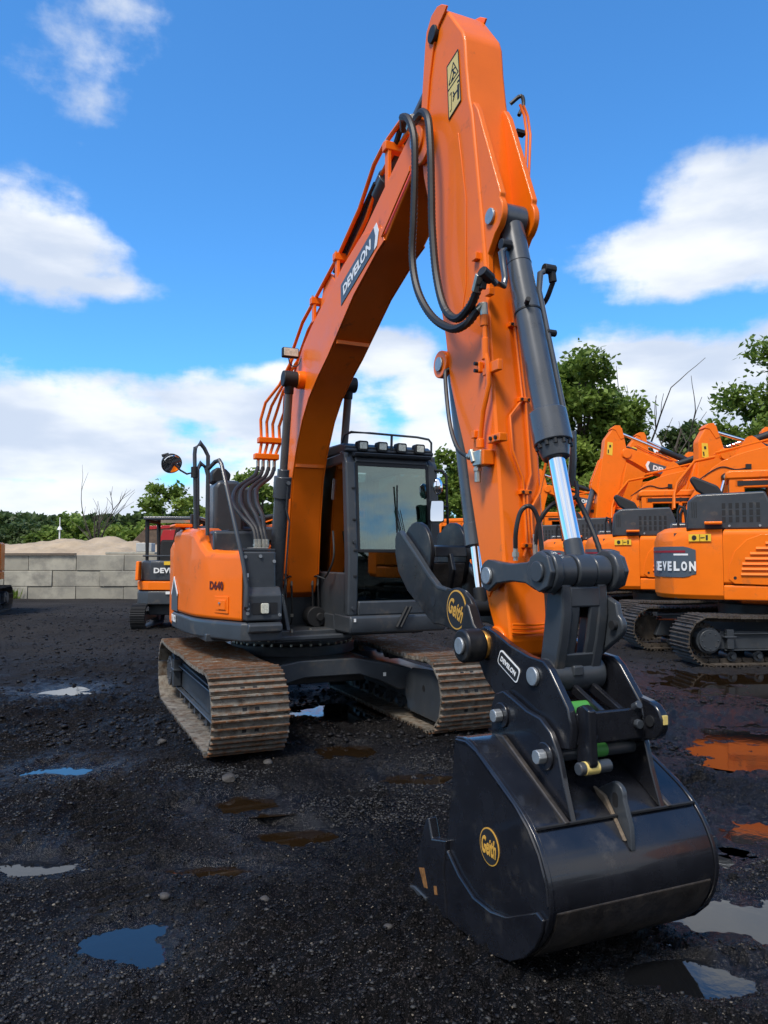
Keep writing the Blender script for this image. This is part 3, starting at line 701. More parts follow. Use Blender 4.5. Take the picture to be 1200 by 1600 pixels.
for s in (-1, 1):
    y = YC + s * .135
    # head lug plate with raised flange round the side panel
    bm = BM(); prism(bm, [(3.655, 4.80), (3.68, 4.97), (3.70, 5.05), (3.77, 5.115), (3.85, 5.125), (3.91, 5.10), (3.98, 5.045), (3.95, 5.02), (3.87, 4.99), (3.80, 4.90), (3.74, 4.72), (3.70, 4.52), (3.68, 4.30), (3.60, 4.30), (3.615, 4.53)], y, y + s * .014); SP('head_flange', bm, ORANGE, .004)
    bm = BM(); ycyl(bm, 3.80, 4.97, y + s * .0, y + s * .03, .055, 24); SP('head_boss', bm, BLACKM, .004)
    bm = BM(); ycyl(bm, 3.88, 2.79, y - s * .02, y + s * .022, .085, 24); SP('thumb_cylinder_boss', bm, ORANGE, .005)
    bm = BM(); ycyl(bm, 3.88, 2.79, y + s * .022, y + s * .034, .045, 20); SP('pin_head', bm, PINS, .003)
    bm = BM(); ycyl(bm, 3.66, 4.30, y, y + s * .035, .12, 28); SP('pivot_boss', bm, ORANGE, .01)
    # cylinder bracket rib
    bm = BM(); prism(bm, [(4.225, 4.26), (4.255, 4.27), (4.30, 4.20), (4.535, 3.60)] + arc(4.44, 3.50, .115, 40, -70, 7) + [(4.40, 3.30), (4.41, 3.06), (4.36, 3.0), (4.30, 3.4)], y - s * .05, y - s * .012); SP('cylinder_bracket_rib', bm, ORANGE, .006)
    bm = BM(); ycyl(bm, 4.44, 3.50, y - s * .012, y + s * .004, .045, 20); SP('pin_head', bm, PINS, .003)
    # tapering stiffener pressed on the side
    bm = BM(); prism(bm, [(3.98, 4.16), (4.10, 4.16), (4.19, 3.7), (4.18, 3.2), (4.10, 2.93), (4.03, 3.1), (3.98, 3.6)], y, y + s * .005); SP('side_stiffener', bm, ORANGE, .004)
    bm = BM(); prism(bm, [(4.40, 1.40), (4.46, 1.47), (4.555, 1.52), (4.555, 1.50), (4.47, 1.45), (4.41, 1.38)], y, y + s * .008); SP('weld_seam', bm, ORANGE, .002)
# collar of bronze at the foot pin and embossed rib at the base
bm = BM(); ycyl(bm, 4.485, 1.135, YC - .245, YC - .15, .075, 28); SP('foot_bush', bm, BRASS, .01)
bm = BM(); ycyl(bm, 4.485, 1.135, YC - .15, YC + .15, .095, 28); SP('foot_boss', bm, ORANGE, .008)
for k in range(3):
    bm = BM(); tube(bm, [(4.625 - k * .004, YC - .13, 1.25 - k * .022), (4.63 - k * .004, YC, 1.242 - k * .022), (4.625 - k * .004, YC + .13, 1.25 - k * .022)], .006, 6); SP('weld_bead', bm, ORANGE)
# warning decal: yellow plate, two pictograms
dn = (0, -1, 0); dy_ = YC - .1365
q = [(3.965, 4.655), (4.105, 4.68), (4.135, 4.345), (3.985, 4.305)]
bm = BM(); plate_on(bm, [(a, dy_, b) for a, b in q], dn, .003); SP('warning_decal', bm, YEL2)
def dl(P, w=.006):
    bm = BM()
    for a, b in zip(P, P[1:]):
        d = Vector((b[0] - a[0], 0, b[1] - a[1])); d.normalize(); n_ = Vector((-d.z, 0, d.x)) * w / 2
        plate_on(bm, [Vector((a[0], dy_ - .0032, a[1])) - n_, Vector((b[0], dy_ - .0032, b[1])) - n_, Vector((b[0], dy_ - .0032, b[1])) + n_, Vector((a[0], dy_ - .0032, a[1])) + n_], dn, .002)
    SP('decal_print', bm, BLACKM)
dl(q + [q[0]], .007); dl([(3.975, 4.49), (4.12, 4.515)], .006)
dl([(3.99, 4.52), (4.045, 4.635), (4.105, 4.54), (3.99, 4.52)], .006)
dl([(4.03, 4.60), (4.05, 4.57), (4.04, 4.545), (4.02, 4.53)], .010); dl([(4.05, 4.57), (4.075, 4.55)], .008); dl([(4.04, 4.59), (4.075, 4.59)], .006)
dl([(4.105, 4.46), (4.105, 4.37)], .020); dl([(4.105, 4.475), (4.105, 4.485)], .022); dl([(4.095, 4.43), (4.04, 4.42)], .008); dl([(4.04, 4.45), (4.06, 4.42), (4.04, 4.39)], .008); dl([(4.0, 4.45), (4.02, 4.46), (4.02, 4.35), (4.0, 4.345)], .004)
# small weld-on brackets
for (x, z, w) in [(4.29, 3.32, .05), (4.43, 3.07, .05), (4.40, 2.63, .06), (4.27, 2.30, .04)]:
    bm = BM(); bx(bm, x, x + w, YC - .165, YC - .13, z - .03, z + .012); SP('weld_on_bracket', bm, ORANGE, .004)
# pipe down the side to the valve block
bm = BM(); tube(bm, [(4.44, -.345, 2.93), (4.45, -.345, 2.80), (4.455, -.345, 2.72), (4.475, -.345, 2.66), (4.485, -.345, 2.54), (4.42, -.345, 2.40), (4.385, -.345, 2.24)], .015, 10); SP('steel_pipe', bm, ORANGE)
bm = BM(); cyl(bm, (4.44, -.345, 2.87), (4.44, -.345, 2.94), .023, None, 14); cyl(bm, (4.452, -.345, 2.68), (4.45, -.345, 2.80), .021, None, 14); cyl(bm, (4.387, -.345, 2.20), (4.387, -.345, 2.25), .024, None, 14); SP('pipe_union', bm, ORANGE, .003)
bm = BM(); box(bm, (4.50, -.325, 2.63), (.14, .03, .06)); box(bm, (4.36, -.325, 2.66), (.03, .03, .06)); box(bm, (4.53, -.325, 2.235), (.13, .05, .045)); SP('pipe_clip', bm, ORANGE, .005)
for p in [(4.355, 2.68), (4.355, 2.64), (4.51, 2.235), (4.56, 2.235)]:
    bm = BM(); ycyl(bm, p[0], p[1], -.36, -.34, .011, 8); SP('clip_bolt', bm, BLACKM)
bm = BM(); box(bm, (4.41, -.35, 2.14), (.085, .07, .085)); vb = SP('valve_block', bm, ZINC, .006)
bm = BM(); cyl(bm, (4.36, -.36, 2.17), (4.30, -.37, 2.16), .020, None, 8); cyl(bm, (4.33, -.365, 2.165), (4.345, -.365, 2.165), .03, None, 6); cyl(bm, (4.385, -.36, 2.12), (4.385, -.36, 2.01), .019, None, 8); cyl(bm, (4.385, -.36, 2.07), (4.385, -.36, 2.09), .026, None, 6); cyl(bm, (4.35, -.38, 2.19), (4.38, -.38, 2.12), .018, None, 8); SP('valve_fitting', bm, ZINC, .002)
bm = BM(); bx(bm, 4.45, 4.475, -.375, -.31, 2.10, 2.18); SP('valve_plate', bm, ORANGE, .004)
bm = BM(); tube(bm, [(4.30, -.37, 2.16), (4.20, -.38, 2.22), (4.10, -.37, 2.35), (4.02, -.35, 2.52), (3.96, -.33, 2.70), (3.95, -.31, 2.74), (3.98, -.27, 2.745)], .013, 8, 6); part('hydraulic_hose', bm, RUB)
# pipes on the stick's front face
def frontx(z): return np.interp(z, [1.17, 1.55, 2.19, 2.54, 3.06, 3.49], [4.61, 4.555, 4.50, 4.46, 4.41, 4.36]) + .018
def fpipe(P, r=.008):
    bm = BM(); tube(bm, [(frontx(z), y, z) for y, z in P], r, 7); SP('steel_pipe', bm, ORANGE)
fpipe([(-.16, 3.05), (-.13, 2.47), (-.22, 2.37), (-.22, 2.18), (-.165, 2.03), (-.165, 1.66), (-.19, 1.60)])
fpipe([(-.14, 3.05), (-.11, 2.46), (-.11, 2.05), (-.145, 1.96), (-.145, 1.66), (-.12, 1.60)])
fpipe([(.02, 2.35), (.02, 2.2), (-.06, 1.95), (-.125, 1.86), (-.125, 1.70)])
for z, y in [(2.47, -.12), (1.95, -.155), (1.66, -.155), (2.2, .06), (2.9, -.15)]:
    bm = BM(); x = frontx(z); bx(bm, x - .018, x + .012, y - .035, y + .035, z - .012, z + .012); SP('pipe_clip', bm, ORANGE, .003)
    for s in (-.022, .022):
        bm = BM(); cyl(bm, (x + .012, y + s, z), (x + .02, y + s, z), .008, None, 6); SP('clip_bolt', bm, BLACKM)
bm = BM(); x = frontx(1.57); bx(bm, x - .02, x + .01, -.285, -.24, 1.50, 1.56); SP('weld_on_bracket', bm, ORANGE, .004)
# loose auxiliary hoses looping on the front
bm = BM(); tube(bm, [(4.60, -.262, 1.64), (4.62, -.27, 1.74), (4.63, -.245, 1.84), (4.65, -.20, 1.865), (4.66, -.16, 1.80), (4.66, -.14, 1.65), (4.68, -.13, 1.45), (4.70, -.135, 1.30), (4.72, -.15, 1.18), (4.74, -.16, 1.08)], .0125, 8, 8); part('auxiliary_hose', bm, RUB)
bm = BM(); hosebm(bm, [(4.67, -.14, 1.60), (4.70, -.13, 1.45), (4.72, -.135, 1.30), (4.74, -.15, 1.18)], .014, 8, .02); part('spiral_guard', bm, BLACKM)
bm = BM(); cyl(bm, (4.60, -.262, 1.58), (4.60, -.262, 1.70), .013, None, 10); cyl(bm, (4.60, -.262, 1.60), (4.60, -.262, 1.625), .02, None, 6); cyl(bm, (4.61, -.145, 1.60), (4.61, -.145, 1.72), .013, None, 10); part('hose_fitting', bm, ZINC)
bm = BM(); tube(bm, [(4.61, -.145, 1.66), (4.64, -.14, 1.78), (4.68, -.09, 1.87), (4.72, -.03, 1.90), (4.74, .03, 1.92), (4.70, .06, 2.0)], .012, 8, 8); part('auxiliary_hose', bm, RUB)
bm = BM(); hosebm(bm, [(4.74, .03, 1.92), (4.80, .05, 1.80), (4.86, .05, 1.70), (4.90, .05, 1.62)], .014, 8, .02); part('spiral_guard', bm, BLACKM)
bm = BM(); tube(bm, [(4.53, .16, 2.0), (4.56, .15, 2.15), (4.56, .15, 2.30)], .022, 8); part('hose_sleeve', bm, CYLG)
# thin hoses behind the top right edge
for dy in (.0, .025):
    bm = BM(); tube(bm, [(4.30, .0 + dy, 4.30), (4.30, .03 + dy, 4.24), (4.34, .02 + dy, 4.1), (4.36, -.01 + dy, 3.8), (4.38, -.02 + dy, 3.6)], .008, 7); SP('steel_pipe', bm, ORANGE)
bm = BM(); tube(bm, [(4.20, .0, 4.36), (4.24, .05, 4.40), (4.25, .06, 4.34), (4.26, .02, 4.26)], .012, 8, 5); bx(bm, 4.22, 4.27, .0, .07, 4.15, 4.17); part('top_hose', bm, RUB)

# bucket cylinder
b0 = Vector((4.44, YC, 3.50)); b1 = Vector((5.0, YC, 1.53)); bd = (b1 - b0); blen = bd.length; bd.normalize()
bm = BM(); cyl(bm, b0 + bd * .05, b0 + bd * 1.22, .070, None, 32); cyl(bm, b0 + bd * 1.20, b0 + bd * 1.38, .098, .100, 32); cyl(bm, b0 + bd * 1.38, b0 + bd * 1.46, .088, .068, 32); ycyl(bm, b0.x, b0.z, YC - .07, YC + .07, .085)
kc = part('bucket_cylinder', bm, CYLG, .006)
bm = BM(); cyl(bm, b0 + bd * 1.40, b0 + bd * (blen - .1), .043, None, 28); part('rod', bm, CHROME, parent=kc)
perp = bd.cross(Vector((0, 1, 0))).normalized()
for i in range(12):
    a = 2 * math.pi * i / 12; o_ = (perp * math.cos(a) + Vector((0, 1, 0)) * math.sin(a)) * .084
    bm = BM(); cyl(bm, b0 + bd * 1.375 + o_, b0 + bd * 1.405 + o_, .0115, None, 8); part('gland_bolt', bm, BLACKM, parent=kc)
bm = BM(); cyl(bm, b0 + bd * .60, b0 + bd * .61, .0735, None, 32); cyl(bm, b0 + bd * .30, b0 + bd * .302, .072, None, 32); part('barrel_band', bm, BLACKM, parent=kc)
fr_ = Vector((0, 0, 0)) + (-perp if perp.x < 0 else perp)
bm = BM(); cyl(bm, b0 + bd * .59 + fr_ * .06 + Vector((0, -.045, 0)), b0 + bd * .59 + fr_ * .10 + Vector((0, -.06, 0)), .014, None, 8); part('band_screw', bm, BLACKM, parent=kc)
bm = BM(); tube(bm, [b0 + bd * .42 + Vector((.02, .16, .10)), b0 + bd * .40 + Vector((.02, .11, .05)), b0 + bd * .46 + Vector((.02, .088, 0)), b0 + bd * .62 + Vector((.02, .088, 0)), b0 + bd * 1.22 + Vector((.02, .09, 0)), b0 + bd * 1.34 + Vector((.02, .095, 0))], .0165, 10); part('cylinder_pipe', bm, CYLG, parent=kc)
bm = BM(); e0 = b0 + bd * .42 + Vector((.02, .16, .10)); cyl(bm, e0 - Vector((0, .03, 0)), e0 + Vector((0, .04, .0)), .028, None, 10); cyl(bm, e0 + Vector((0, .02, 0)), e0 + Vector((0, .03, -.07)), .024, None, 6); cyl(bm, b0 + bd * .72 + Vector((.02, .08, 0)), b0 + bd * .72 + Vector((.02, .14, 0)), .02, None, 8); part('port_fitting', bm, BLACKM, .003, parent=kc)
bm = BM(); tube(bm, [e0 + Vector((0, .03, -.07)), e0 + Vector((-.06, .02, -.16)), e0 + Vector((-.14, 0, -.2))], .014, 8, 5); part('hydraulic_hose', bm, RUB)
bm = BM(); tube(bm, [(4.53, YC - .085, 3.30), (4.535, YC - .12, 3.26), (4.545, YC - .105, 3.12), (4.555, YC - .12, 3.07), (4.56, YC - .17, 3.07), (4.56, YC - .21, 3.10)], .017, 10); part('cylinder_pipe', bm, CYLG, parent=kc)
bm = BM(); cyl(bm, (4.53, YC - .06, 3.31), (4.53, YC - .12, 3.31), .03, None, 10); cyl(bm, (4.555, YC - .20, 3.09), (4.575, YC - .27, 3.12), .032, None, 8); cyl(bm, (4.55, YC - .235, 3.13), (4.53, YC - .24, 3.04), .022, None, 6); part('port_fitting', bm, BLACKM, .003, parent=kc)

# the two big looping hoses between boom tip and stick
bm = BM(); hosebm(bm, [(3.30, -.30, 4.60), (3.42, -.36, 4.60), (3.55, -.42, 4.53), (3.68, -.44, 4.44), (3.76, -.44, 4.28), (3.77, -.44, 4.05), (3.75, -.44, 3.75), (3.73, -.44, 3.50), (3.81, -.44, 3.26), (3.98, -.43, 3.05), (4.20, -.42, 2.915), (4.34, -.40, 2.905), (4.42, -.37, 2.97)], .024, 10, .013); part('hydraulic_hose', bm, RUB)
bm = BM(); hosebm(bm, [(3.45, -.28, 4.60), (3.60, -.34, 4.52), (3.76, -.38, 4.46), (3.88, -.40, 4.34), (3.93, -.41, 4.12), (3.94, -.41, 3.85), (3.95, -.41, 3.60), (4.0, -.41, 3.30), (4.10, -.41, 3.07), (4.25, -.41, 2.96), (4.40, -.41, 2.985), (4.50, -.42, 3.05), (4.53, -.43, 3.08)], .024, 10, .013); part('hydraulic_hose', bm, RUB)
bm = BM(); cyl(bm, (4.42, -.375, 2.96), (4.44, -.355, 2.99), .022, None, 10); cyl(bm, (4.44, -.35, 3.0), (4.44, -.345, 2.93), .024, None, 10); cyl(bm, (3.40, -.30, 4.56), (3.52, -.33, 4.57), .028, None, 8); cyl(bm, (4.49, -.425, 3.04), (4.55, -.435, 3.11), .027, None, 8); part('hose_fitting', bm, ZINC, .003)
bm = BM(); tube(bm, [(3.05, -.25, 4.62), (3.18, -.26, 4.70), (3.30, -.30, 4.68), (3.40, -.31, 4.60)], .022, 8, 5); tube(bm, [(3.1, -.1, 4.62), (3.25, -.14, 4.72), (3.42, -.2, 4.7), (3.55, -.25, 4.6), (3.6, -.26, 4.5)], .02, 8, 6); part('hydraulic_hose', bm, RUB)

# ------------------------------------------------------------------ bucket linkage
lkp = [(4.50, 1.585)] + arc(4.50, 1.50, .085, 90, 270, 8) + [(4.58, 1.46), (4.72, 1.475), (4.84, 1.47), (4.92, 1.44)] + arc(5.0, 1.53, .105, -125, 125, 9) + [(4.86, 1.575), (4.72, 1.565), (4.60, 1.575)]
for s in (-1, 1):
    bm = BM(); y = YC + s * .155; prism(bm, lkp, y, y + s * .045); lk_ = part('rocker_link', bm, CHAR, .008)
    bm = BM(); ycyl(bm, 4.50, 1.50, y + s * .045, y + s * .062, .046, 20); part('pin_head', bm, PINS if s < 0 else CHAR, .004, parent=lk_)
    bm = BM(); prism(bm, [(5.0 + .098 * math.cos(R(a)), 1.53 + .098 * math.sin(R(a))) for a in range(0, 360, 45)], y + s * .045, y + s * .075); part('pin_collar', bm, CHAR, .006, parent=lk_)
    bm = BM(); ycyl(bm, 5.0, 1.53, y + s * .075, y + s * .09, .05, 20); part('pin_head', bm, CHAR, .004, parent=lk_)
bm = BM(); ycyl(bm, 5.0, 1.53, YC - .052, YC + .052, .086, 28); cyl(bm, (5.0, YC, 1.53), b1 - bd * .16, .05, .046, 20); part('rod_eye', bm, CHAR, .008, parent=kc)
bm = BM(); ycyl(bm, 5.0, 1.53, YC - .15, YC - .056, .078, 28); ycyl(bm, 5.0, 1.53, YC + .056, YC + .15, .078, 28)
# H link: front plate with an opening, two side webs
Hd = (Vector((4.92, 0, 1.03)) - Vector((5.0, 0, 1.53))).normalized()
for s in (-1, 1):
    prism(bm, [(4.94, 1.50), (5.05, 1.47), (5.055, 1.33), (5.03, 1.20), (4.99, 1.06), (4.90, 1.00), (4.86, 1.06), (4.90, 1.25)], YC + s * .135, YC + s * .075)
    ycyl(bm, 4.985, 1.455, YC + s * .10, YC + s * .14, .04, 12)
prism(bm, [(5.03, 1.46), (5.055, 1.46), (5.055, 1.36), (5.03, 1.36)], YC - .09, YC + .09)
prism(bm, [(4.985, 1.14), (5.01, 1.14), (4.985, 1.06), (4.96, 1.04)], YC - .09, YC + .09)
prism(bm, [(4.90, 1.30), (4.92, 1.44), (4.94, 1.44), (4.92, 1.30)], YC - .09, YC + .09)
for s in (-1, 1): prism(bm, [(5.03, 1.40), (5.055, 1.40), (5.048, 1.33), (5.022, 1.2), (4.982, 1.07), (4.962, 1.08), (5.0, 1.2), (5.025, 1.33)], YC + s * .028, YC + s * .095)
hl = part('bucket_link', bm, CHAR, .010)
bm = BM(); prism(bm, [(5.00, 1.42), (5.10, 1.38)] + arc(5.085, 1.27, .06, 60, -60, 6) + [(4.97, 1.12), (4.95, 1.2)], YC + .138, YC + .172); part('hose_lug', bm, CHAR, .008, parent=hl)
bm = BM(); ycyl(bm, 5.095, 1.275, YC + .115, YC + .18, .022, 14); part('lug_hole', bm, BLACKM, parent=hl)
bm = BM(); ycyl(bm, 4.92, 1.03, YC - .165, YC + .165, .082, 28); bx(bm, 4.985, 5.01, YC - .04, YC + .02, 1.03, 1.08); part('lower_boss', bm, CHAR, .008, parent=hl)

# ------------------------------------------------------------------ quick coupler
cpr = [(4.40, 1.14), (4.43, 1.21), (4.50, 1.235), (4.60, 1.21), (4.74, 1.16), (4.90, 1.125), (5.02, 1.115), (5.07, 1.08), (5.20, .93), (5.225, .84), (5.21, .75), (5.10, .73), (4.96, .79), (4.80, .83), (4.62, .88), (4.50, .96), (4.42, 1.06)]
bm = BM()
for s in (-1, 1): prism(bm, cpr, YC + s * .185, YC + s * .225)
bx(bm, 5.185, 5.215, YC - .185, YC + .185, .765, .905)
prism(bm, [(4.60, .95), (5.15, .86), (5.15, .82), (4.60, .90)], YC - .185, YC + .185)
qc = part('quick_coupler', bm, BLACK, .007)
bm = BM(); prism(bm, [(4.75, 1.10), (5.05, .96), (5.19, .90), (5.19, .87), (5.0, .93), (4.74, 1.05)], YC - .03, YC + .0); prism(bm, [(4.75, 1.10), (5.05, .96), (5.19, .90), (5.19, .87), (5.0, .93), (4.74, 1.05)], YC + .08, YC + .11); part('inner_web', bm, BLACK, .005, parent=qc)
bm = BM(); cyl(bm, (5.08, YC - .14, .895), (5.08, YC - .02, .895), .036, None, 20); part('lock_cylinder', bm, GREEN, .004, parent=qc)
bm = BM(); cyl(bm, (5.12, YC - .10, .71), (5.12, YC + .04, .71), .034, None, 20); part('lock_cylinder', bm, GREEN, .004, parent=qc)
for (ya, zc_, s) in ((YC - .16, .80, -1), (YC + .24, .84, 1)):
    bm = BM()
    if s < 0: prism(bm, [(5.20, .93), (5.245, .95), (5.29, .93), (5.30, .70), (5.26, .64), (5.20, .66)], ya - .02, ya + .02)
    else: prism(bm, [(5.10, .96), (5.24, .94)] + arc(5.235, .85, .09, 60, -90, 6) + [(5.12, .74)], ya - .045, ya + .0)
    part('front_hook_plate', bm, BLACK, .007, parent=qc)
bm = BM(); ycyl(bm, 5.255, .85, YC + .188, YC + .244, .026, 14); part('lug_hole', bm, BLACKM, parent=qc)
bm = BM(); ycyl(bm, 5.26, .68, YC - .22, YC - .05, .028, 14); part('safety_pin', bm, CHAR, .004, parent=qc)
bm = BM(); ycyl(bm, 5.262, .68, YC - .19, YC - .12, .0295, 14); bx(bm, 5.31, 5.327, YC + .205, YC + .230, .845, .885); part('safety_sticker', bm, YEL2, parent=qc)
for y, z in ((YC - .115, .80), (YC + .15, .835)):
    bm = BM(); cyl(bm, (5.215, y, z), (5.24, y, z), .022, None, 8); part('plate_bolt', bm, CHAR, .003, parent=qc)
bm = BM(); ycyl(bm, 4.95, 1.035, YC - .243, YC - .225, .044, 24); part('pin_head', bm, PINS, .004, parent=qc)
for y in (YC - .16, YC + .15):
    bm = BM(); r_ = cyl(bm, (5.20, y, .905), (5.235, y, .925), .02, None, 8); part('lifting_nub', bm, CHAR, .003, parent=qc)
# maker plate on the coupler
cu = Vector((.155, 0, -.075)).normalized(); cv = Vector((-cu.z, 0, cu.x)); cc_ = Vector((4.735, YC - .2265, 1.055))
def cp(a, b, off=0.): return cc_ + cu * a + cv * b + Vector((0, -off, 0))
bm = BM(); plate_on(bm, [cp(a, b) for a, b in rr(-.098, .098, -.04, .04, .02)], (0, -1, 0), .003); part('maker_plate_edge', bm, WHITE, parent=qc)
bm = BM(); plate_on(bm, [cp(a, b, .0035) for a, b in rr(-.091, .091, -.033, .033, .017)], (0, -1, 0), .0015); part('maker_plate', bm, BLACKM, parent=qc)
text('DEVELON', qc, WHITE, cp(0, 0, .0055), cu, cv, .145, .026, 'lettering', bold=.03)

# ------------------------------------------------------------------ bucket
outer = [(4.60, .70), (4.70, .715), (4.80, .69), (5.15, .525), (5.25, .455), (5.32, .375), (5.365, .28), (5.378, .19), (5.355, .10), (5.30, .01), (5.21, -.07), (5.10, -.13), (4.97, -.165), (4.85, -.18), (4.60, -.19), (4.20, -.20)]
def offs(P, d):
    out = []
    for i, p in enumerate(P):
        a = P[max(i - 1, 0)]; b = P[min(i + 1, len(P) - 1)]; t = Vector((b[0] - a[0], b[1] - a[1])).normalized(); out.append((p[0] - t.y * -d * -1, p[1] + t.x * -d * 1)) if False else out.append((p[0] + t.y * d, p[1] - t.x * d))
    return out
op = chaikin(outer, 2)
inner = offs(op, .022)
bm = BM(); prism(bm, op + inner[::-1], YC - .44, YC + .44)
bucket = part('bucket', bm, BLACK, .004, ang=26)
def BP(name, bm, m, bevel=0., **k): return part(name, bm, m, bevel, parent=bucket, **k)
side = [(4.60, .705), (4.70, .72), (4.80, .695), (5.15, .53), (5.255, .46), (5.325, .38), (5.372, .28), (5.385, .19), (5.362, .10), (5.306, .005), (5.215, -.075), (5.10, -.137), (4.97, -.172), (4.85, -.188), (4.60, -.197), (4.50, -.195), (4.54, -.02), (4.51, .16), (4.56, .42)]
sp2 = chaikin(side[:15], 1) + side[15:]
for s in (-1, 1):
    bm = BM(); prism(bm, sp2, YC + s * .44, YC + s * .462); BP('side_wall', bm, BLACK, .004)
    bm = BM(); prism(bm, [(4.47, -.20), (4.62, -.205), (4.86, -.196), (4.99, -.18), (5.11, -.145), (5.22, -.08), (5.30, .0), (5.345, .08), (5.355, .13), (5.31, .145), (5.22, .10), (5.08, .03), (4.95, .0), (4.80, .0), (4.66, .05), (4.54, .13), (4.50, .08)], YC + s * .462, YC + s * .480); BP('wear_plate', bm, BLACK, .005, ang=40)
    bm = BM(); prism(bm, [(4.55, .18), (4.52, .02), (4.545, -.15), (4.55, -.205), (4.16, -.215), (4.17, -.17), (4.25, .05), (4.33, .22), (4.36, .235), (4.40, .14)], YC + s * .438, YC + s * .490); BP('side_cutter', bm, BLACK, .007)
    bm = BM(); tube(bm, [(a, YC + s * .463, b) for a, b in [(4.62, .69), (4.72, .70), (4.82, .675), (5.14, .52), (5.24, .45), (5.31, .37), (5.36, .27), (5.37, .19)]], .008, 6); BP('weld_bead', bm, BLACK)
    # round gold badge
    bc_ = Vector((4.925, YC + s * .4625, .275))
    rg = Vector((1, 0, 0)) if s < 0 else Vector((-1, 0, 0))
    bm = BM(); ycyl(bm, bc_.x, bc_.z, bc_.y, bc_.y + s * .003, .083, 36); BP('badge_ring', bm, GOLD)
    bm = BM(); ycyl(bm, bc_.x, bc_.z, bc_.y + s * .0032, bc_.y + s * .0045, .077, 36); BP('badge_field', bm, BLACKM)
    text('Geith', bucket, GOLD, bc_ + Vector((0, s * .006, 0)), rg, (0, 0, 1), .122, .080, 'badge_lettering', bold=.025, shear=.1)
RUSTP = mat('worn_gold_print', (.22, .10, .03), .6, var=.4, vscale=30)
# rusty mark on the cutter
bm = BM(); prism(bm, [(4.25, -.06), (4.31, -.04), (4.35, -.13), (4.31, -.14)], YC - .4915, YC - .490); prism(bm, [(4.42, -.09), (4.45, -.08), (4.46, -.12), (4.43, -.13)], YC - .4915, YC - .490); BP('cutter_print', bm, RUSTP)
bm = BM(); prism(bm, [(4.08, -.215), (4.34, -.215), (4.34, -.18), (4.20, -.175)], YC - .50, YC + .50); BP('cutting_edge', bm, CHAR, .004)
# plates welded across the back
bm = BM(); tube(bm, [(5.262, YC - .44, .458), (5.262, YC + .44, .458)], .008, 6); BP('weld_bead', bm, BLACKM)
wp = [(5.372, .15), (5.352, .08), (5.30, -.005), (5.215, -.085), (5.10, -.147), (4.97, -.185), (4.85, -.2)]
bm = BM(); prism(bm, wp + [(a - .012, b + .016) for a, b in wp[::-1]], YC - .42, YC + .42); BP('heel_wear_plate', bm, SCUF, .004)
# hinge ears
ear = [(4.62, .66), (4.62, .84), (4.66, .91), (4.73, .935), (4.82, .91), (4.93, .875), (5.04, .86), (5.12, .81), (5.175, .73), (5.215, .60), (5.268, .455), (5.15, .525), (4.80, .69)]
for s in (-1, 1):
    bm = BM(); prism(bm, ear, YC + s * .232, YC + s * .262); BP('hinge_ear', bm, BLACK, .006)
    for (x, z) in ((4.725, .815), (5.085, .70)):
        bm = BM(); ycyl(bm, x, z, YC + s * .262, YC + s * .275, .062, 24); BP('ear_collar', bm, BLACK, .004)
        bm = BM(); ycyl(bm, x, z, YC + s * .275, YC + s * .318, .033, 8 if s < 0 else 20); BP('hinge_pin', bm, PINS, .004)
bm = BM()
for (x, z) in ((4.725, .815), (5.085, .70)): ycyl(bm, x, z, YC - .262, YC + .262, .033, 16)
BP('hinge_bar', bm, CHAR)
# gusset running from the ear down the back, right-hand side, pale welds
for s in (-1, 1):
    bm = BM(); prism(bm, [(4.70, .72), (4.78, .73), (5.275, .465), (5.25, .445), (4.80, .675)], YC + s * .30, YC + s * .272); BP('gusset', bm, SCUF, .006)
# lifting eye
le = [(5.13, .54)] + arc(5.25, .545, .055, 110, -10, 7) + [(5.345, .43), (5.35, .33), (5.30, .36), (5.20, .46)]
bm = BM(); prism(bm, le, YC - .013, YC + .013); BP('lifting_eye', bm, CHAR, .005)
bm = BM(); prism(bm, rr(5.235, 5.27, .49, .555, .015), YC - .0145, YC + .0145); BP('eye_hole', bm, BLACKM)
bm = BM(); prism(bm, [(5.12, .55), (5.20, .53), (5.33, .37), (5.30, .37), (5.18, .48)], YC - .032, YC - .015); BP('eye_weld', bm, MUD, .004)

# ------------------------------------------------------------------ hydraulic thumb
tr = [(3.34, 1.73), (3.37, 1.765), (3.42, 1.77), (3.50, 1.72), (3.66, 1.615), (3.82, 1.50), (3.95, 1.42), (4.07, 1.405), (4.17, 1.425), (4.26, 1.41), (4.33, 1.37), (4.38, 1.31), (4.44, 1.20)] + arc(4.485, 1.135, .08, 40, -120, 7) + [(4.38, 1.07), (4.31, 1.10), (4.24, 1.16), (4.12, 1.18), (3.99, 1.20), (3.90, 1.195), (3.82, 1.23), (3.53, 1.38), (3.39, 1.50), (3.34, 1.62)]
bm = BM()
for y0, y1 in ((YC - .215, YC - .185), (YC + .10, YC + .13)): prism(bm, tr, y0, y1)
thumb = part('hydraulic_thumb', bm, BLACK2, .006)
def TP(name, bm, m, bevel=0.): return part(name, bm, m, bevel, parent=thumb)
for y0 in (YC - .184, YC + .07):
    bm = BM(); prism(bm, [(3.46, 1.60)] + [(3.60 + .205 * math.cos(R(a)), 1.62 + .205 * math.sin(R(a))) for a in range(170, -31, -15)] + [(3.74, 1.44), (3.60, 1.40)], y0, y0 + .03); TP('rounded_tine', bm, BLACK2, .006)
bm = BM(); prism(bm, [(3.80, 1.36), (3.86, 1.52), (3.82, 1.62), (3.78, 1.62), (3.81, 1.52), (3.76, 1.38)], YC - .06, YC - .035); TP('middle_rib', bm, BLACK2, .005)
bm = BM(); prism(bm, [(3.70, 1.675), (3.80, 1.665), (3.81, 1.60), (3.70, 1.61)], YC - .154, YC + .07); TP('cross_plate', bm, BLACK2, .006)
